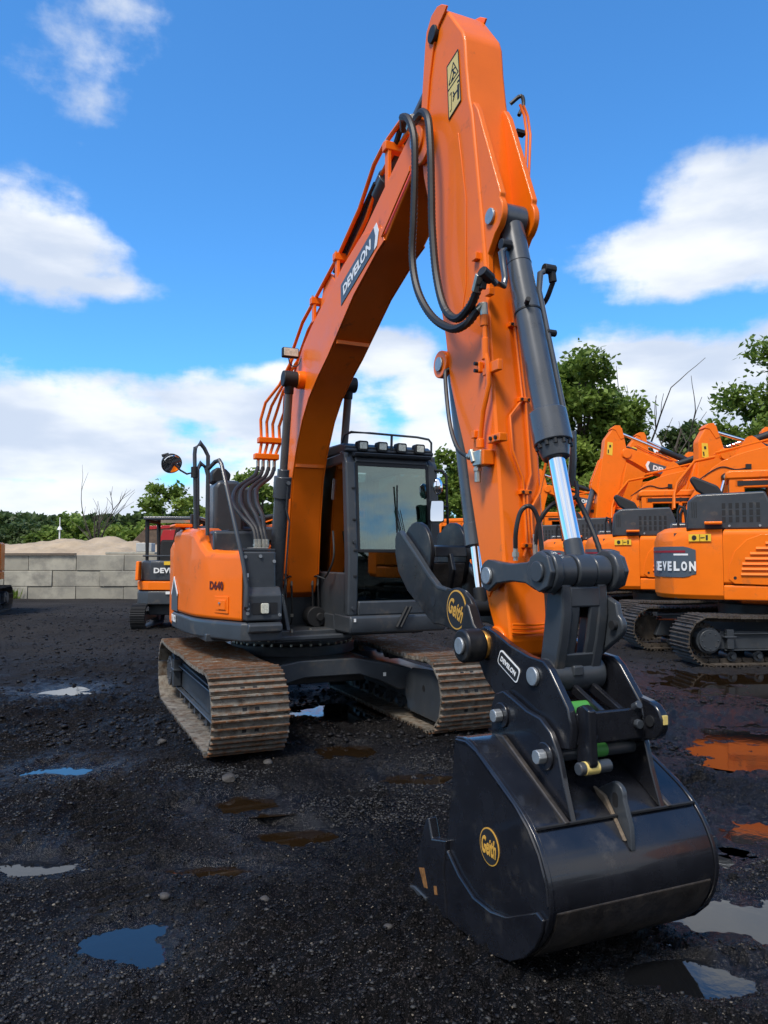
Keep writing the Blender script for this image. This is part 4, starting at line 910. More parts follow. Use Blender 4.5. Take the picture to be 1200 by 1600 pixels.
bm = BM(); prism(bm, [(3.70, 1.36), (3.73, 1.35), (3.79, 1.56), (3.76, 1.57)], YC - .154, YC + .07); TP('cross_plate', bm, SCUF, .006)  # tan reflection on this plate is put in as the paler scuffed colour
for y in (YC - .218, YC + .10):
    bm = BM(); tube(bm, [(3.40, y + .015, 1.765), (3.55, y + .015, 1.62), (3.84, y + .015, 1.30)], .010, 6) if False else prism(bm, [(3.42, 1.775), (3.50, 1.73), (3.66, 1.625), (3.82, 1.51), (3.955, 1.43), (4.07, 1.415), (4.07, 1.40), (3.95, 1.41), (3.81, 1.49), (3.65, 1.605), (3.49, 1.71), (3.42, 1.76)], y - .001, y + .034); TP('edge_strip', bm, CHAR, .003)
bm = BM(); ycyl(bm, 3.89, 1.33, YC - .2165, YC - .2145, .03, 20); TP('plate_hole', bm, BLACKM)
tb = Vector((4.185, YC - .2155, 1.30))
bm = BM(); ycyl(bm, tb.x, tb.z, tb.y, tb.y - .003, .112, 36); TP('badge_ring', bm, GOLD)
bm = BM(); ycyl(bm, tb.x, tb.z, tb.y - .0032, tb.y - .0045, .103, 36); TP('badge_field', bm, BLACKM)
text('Geith', thumb, GOLD, tb + Vector((0, -.006, 0)), (.93, 0, -.36), (.36, 0, .93), .170, .095, 'badge_lettering', bold=.025, shear=.1)
bm = BM(); ycyl(bm, 4.485, 1.135, YC - .36, YC - .245, .088, 28); TP('pivot_boss', bm, BLACK2, .012)
bm = BM(); ycyl(bm, 4.485, 1.135, YC - .375, YC - .36, .045, 24); TP('pin_head', bm, PINS, .004)
bm = BM(); prism(bm, [(4.34, 1.35), (4.37, 1.33), (4.42, 1.24), (4.55, 1.15), (4.45, 1.06), (4.36, 1.08), (4.28, 1.18)], YC - .25, YC - .186); TP('arm_plate', bm, BLACK2, .01)
t0 = Vector((3.80, YC, 2.76)); t1 = Vector((4.10, YC, 1.30)); td = (t1 - t0).normalized()
bm = BM(); cyl(bm, t0, t0 + td * 1.12, .052, None, 24); cyl(bm, t0 + td * .98, t0 + td * 1.12, .060, None, 24); thc = part('thumb_cylinder', bm, CYLG, .005)
bm = BM(); cyl(bm, t0 + td * 1.1, t1, .030, None, 20); part('rod', bm, CHROME, parent=thc)
bm = BM(); ycyl(bm, t1.x, t1.z, YC - .1, YC + .1, .05); cyl(bm, t1, t1 - td * .12, .04, None, 12); part('rod_eye', bm, BLACKM, .006, parent=thc)
bm = BM(); ycyl(bm, 3.84, 2.78, YC - .12, YC + .12, .035, 14); part('cylinder_pin', bm, CHAR, parent=thc)

# ------------------------------------------------------------------ cab
CY0, CY1 = .035, 1.01
sideprof = [(1.34, 1.05), (1.36, 1.60), (1.28, 2.52), (1.24, 2.60)]
def fx(z): return float(np.interp(z, [p[1] for p in sideprof], [p[0] for p in sideprof]))
bm = BM()
# A pillars
for y0, y1 in ((CY0, CY0 + .10), (CY1 - .10, CY1)):
    prism(bm, [(1.24, 1.05), (1.36, 1.05), (1.38, 1.60), (1.30, 2.50), (1.20, 2.62), (1.10, 2.62), (1.19, 2.50), (1.26, 1.60)], y0, y1)
    prism(bm, [(-.36, 1.0), (-.28, 1.0), (-.28, 2.6), (-.36, 2.6)], y0, y0 + .08 if y0 < .5 else y1)
    bx(bm, .38, .46, (y0 if y0 < .5 else y1 - .04), (y0 + .04 if y0 < .5 else y1), 1.05, 2.6)
    bx(bm, -.3, 1.26, (y0 if y0 < .5 else y1 - .05), (y0 + .05 if y0 < .5 else y1), 2.50, 2.60)
    bx(bm, -.3, 1.30, (y0 if y0 < .5 else y1 - .05), (y0 + .05 if y0 < .5 else y1), .98, 1.22 if y0 > .5 else 1.45)
# header and sill
prism(bm, [(1.15, 2.50), (1.305, 2.50), (1.26, 2.60), (1.15, 2.62)], CY0 + .1, CY1 - .1)
bx(bm, 1.26, 1.375, CY0 + .1, CY1 - .1, 1.05, 1.185)
bx(bm, -.36, -.3, CY0 + .08, CY1 - .1, 1.0, 1.7)
cab = part('cab', bm, CHAR, .016)
def CP(name, bm, m, bevel=0., **k): return part(name, bm, m, bevel, parent=cab, **k)
bm = BM(); prism(bm, [(-.38, 2.60), (1.24, 2.60), (1.27, 2.63), (1.15, 2.70), (.6, 2.72), (-.34, 2.69)], CY0 + .01, CY1 - .01); CP('roof', bm, CHAR, .03)
bm = BM(); prism(bm, [(1.22, 2.55), (1.33, 2.56), (1.35, 2.59), (1.22, 2.61)], CY0 + .08, CY1 - .08); CP('visor', bm, CHAR, .008)
bm = BM(); P_ = [(1.34, 1.185), (1.355, 1.60), (1.35, 1.655)]; plate_on(bm, [(1.345, CY0 + .095, 1.18), (1.345, CY1 - .095, 1.18), (1.352, CY1 - .095, 1.64), (1.352, CY0 + .095, 1.64)], (-1, 0, 0), .006); CP('lower_windscreen', bm, GLASSD)
bm = BM(); plate_on(bm, [(1.355, CY0 + .095, 1.67), (1.355, CY1 - .095, 1.67), (1.285, CY1 - .095, 2.51), (1.285, CY0 + .095, 2.51)], (-1, 0, 0), .006); CP('upper_windscreen', bm, GLASS)
bm = BM(); bx(bm, 1.335, 1.372, CY0 + .09, CY1 - .09, 1.64, 1.672); CP('screen_divider', bm, BLACKM, .005)
# black ceramic border of the screen
bm = BM()
for pts in ([(1.362, CY0 + .095, 1.672), (1.362, CY0 + .125, 1.672), (1.292, CY0 + .125, 2.50), (1.292, CY0 + .095, 2.50)], [(1.362, CY1 - .125, 1.672), (1.362, CY1 - .095, 1.672), (1.292, CY1 - .095, 2.50), (1.292, CY1 - .125, 2.50)], [(1.295, CY0 + .125, 2.47), (1.295, CY1 - .125, 2.47), (1.292, CY1 - .125, 2.50), (1.292, CY0 + .125, 2.50)]):
    plate_on(bm, pts, (-1, 0, 0), .004)
CP('screen_border', bm, BLACKM)
for nm, y in (('side_window', CY0 + .02), ('side_window', CY1 - .02)):
    for x0, x1 in ((-.28, .38), (.46, 1.24)):
        bm = BM(); bx(bm, x0, x1, y - .003, y + .003, 1.45 if y < .5 else 1.22, 2.5); CP(nm, bm, GLASS)
bm = BM(); bx(bm, -.345, -.339, CY0 + .08, CY1 - .08, 1.7, 2.58); CP('rear_window', bm, GLASS)
bm = BM(); bx(bm, -.1, .25, .28, .74, 1.35, 1.47); sv = [(-.22, 1.40), (-.12, 1.40), (-.22, 2.02), (-.32, 2.02)]; prism(bm, sv, .28, .74); prism(bm, [(-.30, 2.04), (-.22, 2.04), (-.25, 2.22), (-.33, 2.22)], .38, .64); CP('seat', bm, CLOTH, .04)
bm = BM(); bx(bm, -.15, .5, .10, .24, 1.2, 1.62); bx(bm, -.15, .5, .78, .92, 1.2, 1.62); bx(bm, .9, 1.15, .15, .3, 1.1, 1.75); CP('console', bm, BLACKM, .02)
bm = BM(); bx(bm, -.3, 1.25, .08, .96, 1.0, 1.06); CP('cab_floor', bm, BLACKM)
for y in (.17, .85):
    bm = BM(); tube(bm, [(.45, y, 1.62), (.5, y, 1.75)], .012, 8); box(bm, (.52, y, 1.80), (.05, .05, .12)); CP('joystick', bm, BLACKM, .01)
bm = BM(); box(bm, (1.02, .20, 1.90), (.03, .17, .13)); CP('monitor', bm, BLACKM, .01)
bm = BM(); tube(bm, [(1.365, .62, 1.68), (1.345, .54, 2.05)], .006, 6); tube(bm, [(1.365, .66, 1.68), (1.345, .58, 2.05)], .004, 6); box(bm, (1.34, .55, 2.06), (.012, .012, .46)); CP('wiper', bm, BLACKM)
bm = BM(); prism(bm, [(1.0, .885), (1.42, .885), (1.44, .96), (1.43, 1.05), (1.0, 1.06)], .03, 1.03); CP('cab_skirt', bm, CHAR, .02)
bm = BM(); bx(bm, -.3, 1.0, .03, 1.03, .88, 1.05); CP('cab_base', bm, CHAR, .02)
bm = BM(); bx(bm, 1.442, 1.446, .065, .085, 1.0, 1.03); CP('small_label', bm, WHITE)
# lower struts
bm = BM(); tube(bm, [(1.45, .50, .94), (1.46, .60, 1.13)], .016, 6); tube(bm, [(1.45, .54, .94), (1.46, .64, 1.13)], .016, 6); CP('grab_strut', bm, BLACKM)
# four roof lights, guard rail
for y in (.22, .425, .63, .83):
    bm = BM(); prism(bm, rr(y - .055, y + .055, 2.615, 2.715, .02), 1.20, 1.285, 'x'); lt = CP('roof_light', bm, BLACKM, .006)
    bm = BM(); prism(bm, rr(y - .038, y + .038, 2.635, 2.698, .01), 1.287, 1.292, 'x'); CP('roof_light_lens', bm, LENS, .002)
bm = BM(); tube(bm, [(1.0, .10, 2.70), (1.10, .10, 2.79), (1.22, .12, 2.80), (1.26, .30, 2.795), (1.27, .80, 2.785), (1.27, .93, 2.77), (1.26, .965, 2.74), (1.25, .97, 2.62)], .011, 8); tube(bm, [(1.26, .53, 2.79), (1.25, .53, 2.64)], .013, 6); tube(bm, [(1.25, .97, 2.65), (1.23, .05, 2.66)], .012, 6); CP('light_guard_rail', bm, CHAR)
# screws/pads on the A pillar
for z in (1.42, 1.66, 1.95, 2.25):
    bm = BM(); zx = fx(z) + .02; box(bm, (zx, CY0 + .07, z), (.02, .035, .022)); CP('pillar_clip', bm, BLACKM, .004)
bm = BM(); cyl(bm, (1.36, CY0 + .05, 1.12), (1.385, CY0 + .05, 1.12), .017, None, 10); cyl(bm, (1.37, CY0 + .06, 1.74), (1.395, CY0 + .06, 1.74), .017, None, 10); CP('dome_bolt', bm, CHAR)
bm = BM(); tube(bm, [(1.05, -.0, 1.85), (1.1, -.01, 1.6), (1.0, -.03, 1.45), (.9, -.03, 1.40)], .010, 7, 6); part('hydraulic_hose', bm, RUB)
# mirrors on the far corner
bm = BM(); tube(bm, [(1.28, .97, 2.46), (1.36, 1.03, 2.45), (1.38, 1.07, 2.40), (1.38, 1.07, 2.30), (1.37, 1.09, 1.90), (1.36, 1.11, 1.60)], .014, 8); tube(bm, [(1.38, 1.07, 2.31), (1.42, .97, 2.31)], .012, 6); tube(bm, [(1.38, 1.08, 2.1), (1.45, .95, 2.08)], .01, 6); ma_ = CP('mirror_bracket', bm, BLACKM)
bm = BM(); r_ = bmesh.ops.create_uvsphere(bm, u_segments=24, v_segments=14, radius=.072)
for v_ in r_['verts']: v_.co = Vector((1.455 + v_.co.x * .45, .935 + v_.co.y * .72, 2.285 + v_.co.z * 1.15))
CP('convex_mirror', bm, MIRR)
bm = BM(); prism(bm, rr(.835, .965, 1.94, 2.14, .02), 1.44, 1.47, 'x'); CP('mirror_housing', bm, BLACKM, .006)
bm = BM(); mnx = Vector((1.685, -1.06, .14)).normalized(); mu = Vector((0, 0, 1)).cross(mnx).normalized(); mv = mnx.cross(mu); plate_on(bm, [Vector((1.5, .90, 2.04)) + mu * a + mv * b_ for a, b_ in rr(-.062, .062, -.098, .098, .018)], mnx, .004); CP('mirror_face', bm, MIRR)
bm = BM(); plate_on(bm, [Vector((1.495, .902, 2.04)) + mu * a + mv * b_ for a, b_ in rr(-.068, .068, -.105, .105, .02)], -mnx, .03); CP('mirror_backing', bm, BLACKM)
# ------------------------------------------------------------------ parked excavators (a simpler machine of the same kind)
def fleet_proto(joined, name='parked_excavator'):
    E_ = empty(name)
    def Q(nm, bm, m, bevel=0., parent=None, **k): return finish(nm, bm, m, parent or E_, bevel, **k)
    tr_yaw = R(14)
    for yc, o in ((-1.0, -1), (1.0, 1)):
        crawler(E_, yc, o, STEELD, CHAR, w=.6, xf=1.7, xr=-1.45, zc=.375, rad=.349, shoe=SHOED, lk=LINKD, joined=joined, yaw=tr_yaw, n=49)
    bm = BM(); bx(bm, -.8, .8, -.75, .75, .32, .6); cyl(bm, (0, 0, .6), (0, 0, .85), .6, None, 32); Q('carbody', bm, CHAR, .01)
    path = [(1.0, -1.27), (.5, -1.285), (0, -1.29), (-.5, -1.29), (-.95, -1.25), (-1.22, -1.12), (-1.42, -.88), (-1.54, -.5), (-1.58, 0), (-1.54, .5), (-1.42, .88), (-1.22, 1.12), (-.95, 1.25), (-.4, 1.28), (.0, 1.28)]
    cwp = path[3:12]
    o = Q('counterweight', shell(cwp, [.90] * len(cwp), [1.90] * len(cwp), .7, .15, (-.5, 0)), ORANGE2, .006, ang=24)
    for pp in (path[1:4], path[11:14]):
        Q('side_door', shell(pp, [1.12] * 3, [1.86] * 3, .4, .06, (0, 0)), ORANGE2, .006, ang=24)
        Q('lower_skirt', shell(pp, [.90] * 3, [1.105] * 3, .4, .03, (0, 0)), ORANGE2, .006, ang=24)
    bm = BM(); bx(bm, -1.2, 1.0, -1.1, 1.1, .9, 1.82); Q('machinery_deck', bm, CHAR)
    # raised louvred door panel on the right side with arched outline
    bm = BM()
    arch = [(.47, 1.10), (.47, 1.80), (.05, 1.79), (-.15, 1.72), (-.32, 1.56), (-.40, 1.36), (-.41, 1.18), (-.33, 1.12)]
    prism(bm, [(a - .02, b) for a, b in arch], -1.302, -1.29); dr = Q('louvre_door', bm, ORANGE2, .006)
    for k in range(7):
        bm = BM(); x0 = (-.26, -.25, -.24, -.2, -.13, -.05, .08)[k]; z = 1.25 + k * .07
        prism(bm, [(-1.302, z - .016), (-1.330, z - .012), (-1.302, z + .022)], x0, .36, 'x'); Q('louvre', bm, ORANGE2, .003, parent=dr)
    bm = BM(); ycyl(bm, -.34, 1.20, -1.306, -1.300, .022, 12); Q('door_lock', bm, BLACKM, parent=dr)
    bm = BM(); prism(bm, [(.52, 1.12), (.98, 1.12), (.98, 1.58), (.52, 1.28)], -1.292, -1.287); Q('chevron_panel', bm, GREYV)
    bm = BM(); prism(bm, [(.50, 1.29), (.98, 1.60), (.98, 1.67), (.50, 1.36)], -1.293, -1.288); Q('chevron_stripe', bm, WHITE)
    bm = BM(); prism(bm, [(.50, 1.0), (.98, 1.0), (.98, 1.80), (.5, 1.84)], -1.286, -1.0); Q('tank_door', bm, ORANGE2, .01)
    bm = BM(); bx(bm, .48, 1.35, -1.28, -.7, .9, 1.09); Q('dark_skirt', bm, CHAR, .03)
    text('DX', E_, WHITE, (.72, -1.286, 1.01), (1, 0, 0), (0, 0, 1), .32, .1, 'model_lettering', bold=.04, shear=.2)
    bm = BM(); bx(bm, .95, 1.35, -1.2, -.72, 1.09, 1.65); Q('front_storage_box', bm, CHAR, .03)
    # maker's panel round the rear right corner
    def corner(s0, s1, z0, z1, nm, m, off, n=7):
        bm = BM(); vs = []
        for i in range(n + 1):
            s = s0 + (s1 - s0) * i / n; k = min(int(s), len(path) - 2); t = s - k
            a = Vector(path[k]); b = Vector(path[k + 1]); p = a.lerp(b, t); 
            ka = Vector(path[max(k - 1, 0)]); d = (Vector(path[min(k + 1, len(path) - 1)]) - ka).normalized(); nn = Vector((d.y, -d.x))
            if nn.dot(p) < 0: nn = -nn
            p = p + nn * off; tp = .05 if i == 0 else (.015 if i == 1 and n > 8 else 0); zA, zB = (z0 + tp, z1 - tp) if n > 8 and z1 - z0 > .2 else (z0, z1); vs.append((bm.verts.new((p.x, p.y, zA)), bm.verts.new((p.x, p.y, zB))))
        for A, B in zip(vs, vs[1:]): bm.faces.new((A[0], B[0], B[1], A[1]))
        return Q(nm, bm, m, 0, parent=o)
    corner(3.85, 7.8, 1.20, 1.63, 'maker_panel', GREYV, .012, 14)
    corner(4.3, 7.4, 1.545, 1.575, 'panel_stripe', REDV, .016, 14)
    corner(4.15, 4.95, 1.505, 1.53, 'panel_stripe', WHITE, .016)
    # lettering wrapped over the corner, letter by letter
    pl_ = [0]; pp = [Vector(p) for p in path]
    for a, b in zip(pp, pp[1:]): pl_.append(pl_[-1] + (b - a).length)
    def at(s):
        for k in range(len(pl_) - 1):
            if pl_[k + 1] >= s:
                t = (s - pl_[k]) / (pl_[k + 1] - pl_[k]); return pp[k].lerp(pp[k + 1], t), (pp[k + 1] - pp[k]).normalized()
    sc_ = pl_[5] + .10
    for i, chx in enumerate('DEVELON'):
        p, d = at(sc_ + .43 - i * .125 - .1); rt = -d; nn = Vector((rt.y, -rt.x)); p = p + nn * .024
        text(chx, o, WHITE, (p.x, p.y, 1.355), (rt.x, rt.y, 0), (0, 0, 1), .098, .135, 'lettering', bold=.05)
    bm = BM(); plate_on(bm, [(-.98, -1.262, 1.70), (-.66, -1.292, 1.70), (-.66, -1.292, 1.80), (-.98, -1.262, 1.80)], (.09, -1, 0), .006); yd = Q('warning_decal', bm, YELV, parent=o)
    bm = BM(); box(bm, (-.72, -1.294, 1.75), (.03, .006, .07)); box(bm, (-.78, -1.289, 1.75), (.06, .006, .012)); box(bm, (-.82, -1.285, 1.75), (.008, .006, .09)); cyl(bm, (-.9, -1.273, 1.75), (-.9, -1.281, 1.75), .035, None, 10); Q('decal_print', bm, BLACKM, parent=o)
    # dark hood box with grille, air pre-cleaner
    bm = BM(); prism(bm, [(-1.02, 1.86), (.18, 1.86), (.20, 2.15), (.10, 2.38), (-.86, 2.36), (-.99, 2.26)], -1.18, -.15); hb = Q('hood_box', bm, CHAR, .03)
    for i in range(6):
        for j in range(3):
            bm = BM(); bx(bm, -.50 + i * .095, -.45 + i * .095, -1.1835, -1.178, 1.96 + j * .095, 2.035 + j * .095); Q('grille_opening', bm, BLACKM, parent=hb)
    for i in range(3):
        bm = BM(); bx(bm, -.93 + i * .03, -.918 + i * .03, -1.1835, -1.178, 2.03, 2.25); Q('grille_slot', bm, BLACKM, parent=hb)
    for x in (-.4, .02):
        bm = BM(); ycyl(bm, x, 1.91, -1.195, -1.18, .018, 8); Q('dome_bolt', bm, PINS, parent=hb)
    bm = BM(); prism(bm, [(-.72, 2.36), (-.45, 2.36), (-.55, 2.52), (-.92, 2.68), (-.98, 2.62), (-.88, 2.46)], -.55, -.35); Q('exhaust_cap', bm, BLACKM, .03)
    bm = BM(); bx(bm, -1.3, -.2, -.3, .3, 1.82, 2.0); Q('engine_hood', bm, CHAR, .04)
    for y in (-.75, .1):
        bm = BM(); tube(bm, [(-1.15, y, 1.85), (-1.15, y, 2.15), (-1.12, y, 2.22), (-1.05, y, 2.2), (-1.02, y, 1.9)], .02, 8); Q('handrail', bm, BLACKM)
    bm = BM(); tube(bm, [(.9, -1.22, 1.65), (.9, -1.24, 2.5), (.9, -1.18, 2.6), (.9, -1.1, 2.5), (.9, -1.1, 1.65)], .02, 8); Q('handrail', bm, CHAR)
    bm = BM(); prism(bm, rr(-1.36, -1.2, 1.93, 1.97, .015), -.75, -.5, 'x'); Q('mirror_bracket', bm, ORANGE2, .006)
    bm = BM(); tube(bm, [(.15, -1.0, 1.86), (.15, -1.0, 1.98)], .05, 12); Q('beacon', bm, LENS)
    # cab on the far side
    bm = BM()
    for y in (.12, 1.12):
        prism(bm, [(1.25, 1.0), (1.35, 1.0), (1.38, 1.6), (1.28, 2.55), (1.15, 2.66), (1.08, 2.66), (1.18, 2.5), (1.28, 1.6)], y, y + .07)
        bx(bm, -.38, -.14, y, y + .07, 1.0, 2.7); bx(bm, .38, .46, y, y + .07, 1.0, 2.7); bx(bm, -.3, 1.2, y, y + .07, 2.52, 2.66); bx(bm, -.3, 1.3, y, y + .07, 1.0, 1.4)
    bx(bm, -.40, -.36, .14, 1.17, 1.0, 1.75); bx(bm, 1.15, 1.25, .14, 1.17, 2.52, 2.64)
    cb_ = Q('cab', bm, ORANGE2, .02)
    bm = BM(); prism(bm, [(-.44, 2.66), (1.22, 2.66), (1.28, 2.70), (1.1, 2.78), (-.36, 2.80), (-.44, 2.76)], .10, 1.21); Q('roof', bm, ORANGE2, .03, parent=cb_)
    bm = BM(); bx(bm, -.25, 1.2, .115, .125, 2.56, 2.63); Q('window_surround', bm, BLACKM, parent=cb_)
    for x0, x1 in ((-.14, .38), (.46, 1.25)):
        for y in (.155, 1.155):
            bm = BM(); bx(bm, x0, x1, y - .003, y + .003, 1.4, 2.52); Q('side_window', bm, GLASSD, parent=cb_)
    bm = BM(); bx(bm, -.386, -.38, .2, 1.1, 1.75, 2.6); Q('rear_window', bm, GLASSD, parent=cb_)
    bm = BM(); plate_on(bm, [(1.36, .19, 1.05), (1.36, 1.12, 1.05), (1.29, 1.12, 2.5), (1.29, .19, 2.5)], (-1, 0, 0), .006); Q('windscreen', bm, GLASSD, parent=cb_)
    bm = BM(); bx(bm, -.1, .35, .4, .9, 1.2, 1.4); bx(bm, -.25, -.12, .4, .9, 1.35, 2.15); Q('seat', bm, CLOTH, .04, parent=cb_)
    bm = BM(); bx(bm, -.38, 1.35, .1, 1.2, .88, 1.02); Q('cab_base', bm, CHAR, .02)
    # boom, stick
    bm = BM(); prism(bm, bl + tip + bt, YC - .18, YC + .18); bo = Q('boom', bm, ORANGE2, .008, ang=20)
    bm = BM(); ycyl(bm, 3.60, 4.355, YC - .21, YC + .21, .12, 20); Q('pin_boss', bm, ORANGE2, .006, parent=bo)
    for s in (-1, 1):
        off = Vector((0, YC + s * .30, 0))
        bm = BM(); cyl(bm, ct + off + cd * .95, ct + off + cd * (cl - .05), .073, None, 16); bc = Q('boom_cylinder', bm, CYLG, parent=bo)
        bm = BM(); cyl(bm, ct + off + cd * .08, ct + off + cd * .95, .038, None, 12); Q('rod', bm, CHROME, parent=bo)
        bm = BM(); ycyl(bm, ct.x, ct.z, YC + s * .2, YC + s * .38, .075, 16); Q('rod_eye', bm, BLACKM, .006, parent=bo)
        bm = BM(); ycyl(bm, ct.x, ct.z, YC + s * .38, YC + s * .39, .045, 14); Q('pin_head', bm, ZINC, parent=bo)
    P2 = [(.55, 3.10), (.47, 3.45), (.62, 3.66), (.95, 3.80), (1.40, 3.93), (1.98, 4.10), (2.45, 4.22), (2.95, 4.42), (3.3, 4.6)]
    for i in range(4):
        ya = -.50 + i * .065
        bm = BM(); tube(bm, [(.17, ya + .2 * (i % 2), 2.60), (.17, ya + .12, 2.9), (.22 + .06 * i, ya + .15, 3.15), (.55, YC - .12 + i * .06, 3.62), (.95, YC - .12 + i * .07, 3.72)], .022, 6); Q('steel_pipe', bm, ORANGE2, parent=bo)
    bm = BM()
    for dy in (-.1, .1): tube(bm, [(x, YC + dy, z) for x, z in P2[3:]], .02, 6)
    Q('boom_pipes', bm, ORANGE2, parent=bo)
    bm = BM(); tube(bm, [(3.2, YC - .2, 4.5), (3.5, YC - .3, 4.6), (3.8, YC - .32, 4.4), (3.86, YC - .3, 3.9), (3.95, YC - .27, 3.2), (4.2, YC - .2, 2.9)], .028, 7, 6); Q('hydraulic_hose', bm, RUB, parent=bo)
    bm = BM(); tube(bm, [(.62, YC - .185, 3.2), (.9, YC - .19, 3.42), (1.1, YC - .19, 3.5), (1.35, YC - .19, 3.45), (1.6, YC - .19, 3.5)], .012, 6, 5); bx(bm, 1.52, 1.62, YC - .27, YC - .18, 3.46, 3.56); Q('light_cable', bm, BLACKM, parent=bo)
    for s in (-1, 1):
        y = YC + s * .182
        def b2(a, b, off=0.): q = c0 + u * (a + b * .25) + v * b; return Vector((q.x, y + s * off, q.z))
        bm = BM(); plate_on(bm, [b2(-.55, -.12), b2(.45, -.12), b2(.50, 0), b2(.45, .12), b2(-.55, .12)], (0, s, 0), .004); Q('maker_decal', bm, GREYV, parent=bo)
        bm = BM(); plate_on(bm, [b2(.455, -.12), b2(.52, -.12), b2(.58, .0), b2(.52, .12), b2(.455, .12), b2(.505, 0)], (0, s, 0), .004); Q('decal_chevron', bm, WHITE, parent=bo)
        uu = u if s < 0 else -u; vv = v
        text('DEVELON', bo, WHITE, b2(-.05, 0, .007), uu, vv, .86, .13, 'lettering', bold=.045, shear=.1 if s < 0 else -.1)
    bm = BM(); cyl(bm, a0, a0 + ad * 1.35, .042, None, 16); Q('rod', bm, CHROME, parent=bo)
    bm = BM(); cyl(bm, a0 + ad * 1.25, a1, .078, None, 16); Q('arm_cylinder', bm, BLACKM, .004, parent=bo)
    bm = BM()
    for y in (YC - .09, YC + .09): prism(bm, [(1.30, 3.70), (1.95, 3.92), (1.72, 4.12), (1.64, 4.17), (1.55, 4.14)], y - .02, y + .02)
    Q('cylinder_bracket', bm, ORANGE2, parent=bo)
    bm = BM(); prism(bm, rear + head + front, YC - .16, YC + .16); Q('stick', bm, ORANGE2, .014, parent=bo, ang=24)
    bm = BM(); prism(bm, [(3.66, 4.78), (3.76, 5.12), (3.9, 5.12), (4.0, 5.03), (3.88, 4.99), (3.76, 4.75)], YC - .175, YC + .175); Q('head_flange', bm, ORANGE2, .005, parent=bo)
    for s in (-1, 1):
        y = YC + s * .163
        bm = BM(); plate_on(bm, [(a, y, b) for a, b in q], (0, s, 0), .004); Q('warning_decal', bm, YELV, parent=bo)
        bm = BM(); box(bm, (4.09, y + s * .006, 4.42), (.03, .004, .10)); box(bm, (4.04, y + s * .006, 4.56), (.05, .004, .07)); Q('decal_print', bm, BLACKM, parent=bo)
    bm = BM(); cyl(bm, b0 + bd * .05, b0 + bd * 1.35, .075, None, 16); kc_ = Q('bucket_cylinder', bm, CYLG, parent=bo)
    bm = BM(); cyl(bm, b0 + bd * 1.3, b1, .045, None, 16); Q('rod', bm, CHROME, parent=bo)
    for s in (-1, 1):
        bm = BM(); prism(bm, [(4.225, 4.26), (4.30, 4.20), (4.535, 3.60)] + arc(4.44, 3.50, .115, 40, -70, 5) + [(4.40, 3.30), (4.36, 3.0), (4.30, 3.4)], YC + s * .06, YC + s * .12); Q('cylinder_bracket_rib', bm, ORANGE2, parent=bo)
        bm = BM(); prism(bm, lkp, YC + s * .165, YC + s * .20); Q('rocker_link', bm, CHAR, parent=bo)
    bm = BM(); prism(bm, [(4.42, 1.22), (5.04, 1.1), (5.2, .8), (5.0, .7), (4.5, .95)], YC - .2, YC + .2); prism(bm, [(4.95, 1.5), (5.05, 1.5), (5.0, 1.05), (4.9, 1.05)], YC - .12, YC + .12); Q('quick_coupler', bm, CHAR, .01, parent=bo)
    def lift(o_):
        me = o_.data
        for v_ in me.vertices: v_.co.z = .95 + (v_.co.z - .9) * 1.11
        me.update()
        for c_ in o_.children: lift(c_)
    for c_ in E_.children:
        if c_.name.split('.')[0] not in ('track_frame', 'carbody', 'boom'): lift(c_)
    return E_
def pose(root, loc, heading, boom=0., trk=None):
    """heading: degrees of the machine's forward direction from +X, boom: degrees it is lowered about its foot"""
    root.location = loc; root.rotation_euler = (0, 0, R(heading))
    bo = [c for c in root.children if c.name.split('.')[0] == 'boom'][0]
    M = Matrix.Translation((.36, 0, 1.3)) @ Matrix.Rotation(R(boom), 4, 'Y') @ Matrix.Translation((-.36, 0, -1.3))
    bo.matrix_local = M
    if trk is not None:
        for c in root.children:
            if c.name.split('.')[0] == 'track_frame': c.rotation_euler = (0, 0, R(trk))
G1 = 'orange excavators parked in the row at the right'
near = fleet_proto(False)
far = fleet_proto(True)
tag(near, 'nearest parked orange excavator at the right edge with louvred door and maker panel', 'excavator', G1)
pose(near, (6.12, 12.5, 0), -24, 2, 28)
m2 = copy_tree(near); tag(m2, 'second parked orange excavator in the right row, directly behind the nearest one', 'excavator', G1); pose(m2, (5.95, 16.3, 0), -16, 3, 34)
m3 = far; tag(m3, 'third parked orange excavator in the right row, half hidden by the chrome bucket cylinder rod', 'excavator', G1); pose(m3, (5.8, 20.3, 0), -14, 4, 34)
m4 = copy_tree(far); tag(m4, 'fourth parked orange excavator in the right row, seen only beside the orange stick', 'excavator', G1); pose(m4, (5.6, 24.6, 0), -10, 4, 25)
G2 = 'orange excavators parked facing the right row with raised sticks'
for loc, hd, bo_, lab in [((11.9, 17.7, 0), 180, 6, 'far facing excavator whose stick head rises beside the upper right boom'),
                          ((11.3, 22.4, 0), 180, -3, 'far facing excavator with low stick head between the two other raised heads'),
                          ((10.1, 20.2, 0), 180, 0, 'far facing excavator with the tallest stick head and a yellow decal left of the others'),
                          ((9.9, 28.2, 0), 180, 4, 'far facing excavator with boom decal showing left of the tall stick head')]:
    c = copy_tree(far); tag(c, lab, 'excavator', G2); pose(c, loc, hd, bo_, 0)
c = copy_tree(far); tag(c, 'parked orange excavator glimpsed between the main boom and the cab', 'excavator'); pose(c, (-.3, 24.0, 0), 200, 34, 0)
c = copy_tree(far); tag(c, 'parked excavator far behind the cab with its boom folded low', 'excavator'); pose(c, (3.7, 29.5, 0), 160, 40, 0)
c = copy_tree(far); tag(c, 'orange excavator cut off by the left edge of the photo', 'excavator'); pose(c, (-12.24, 21.3, 0), -78, 6, 0)
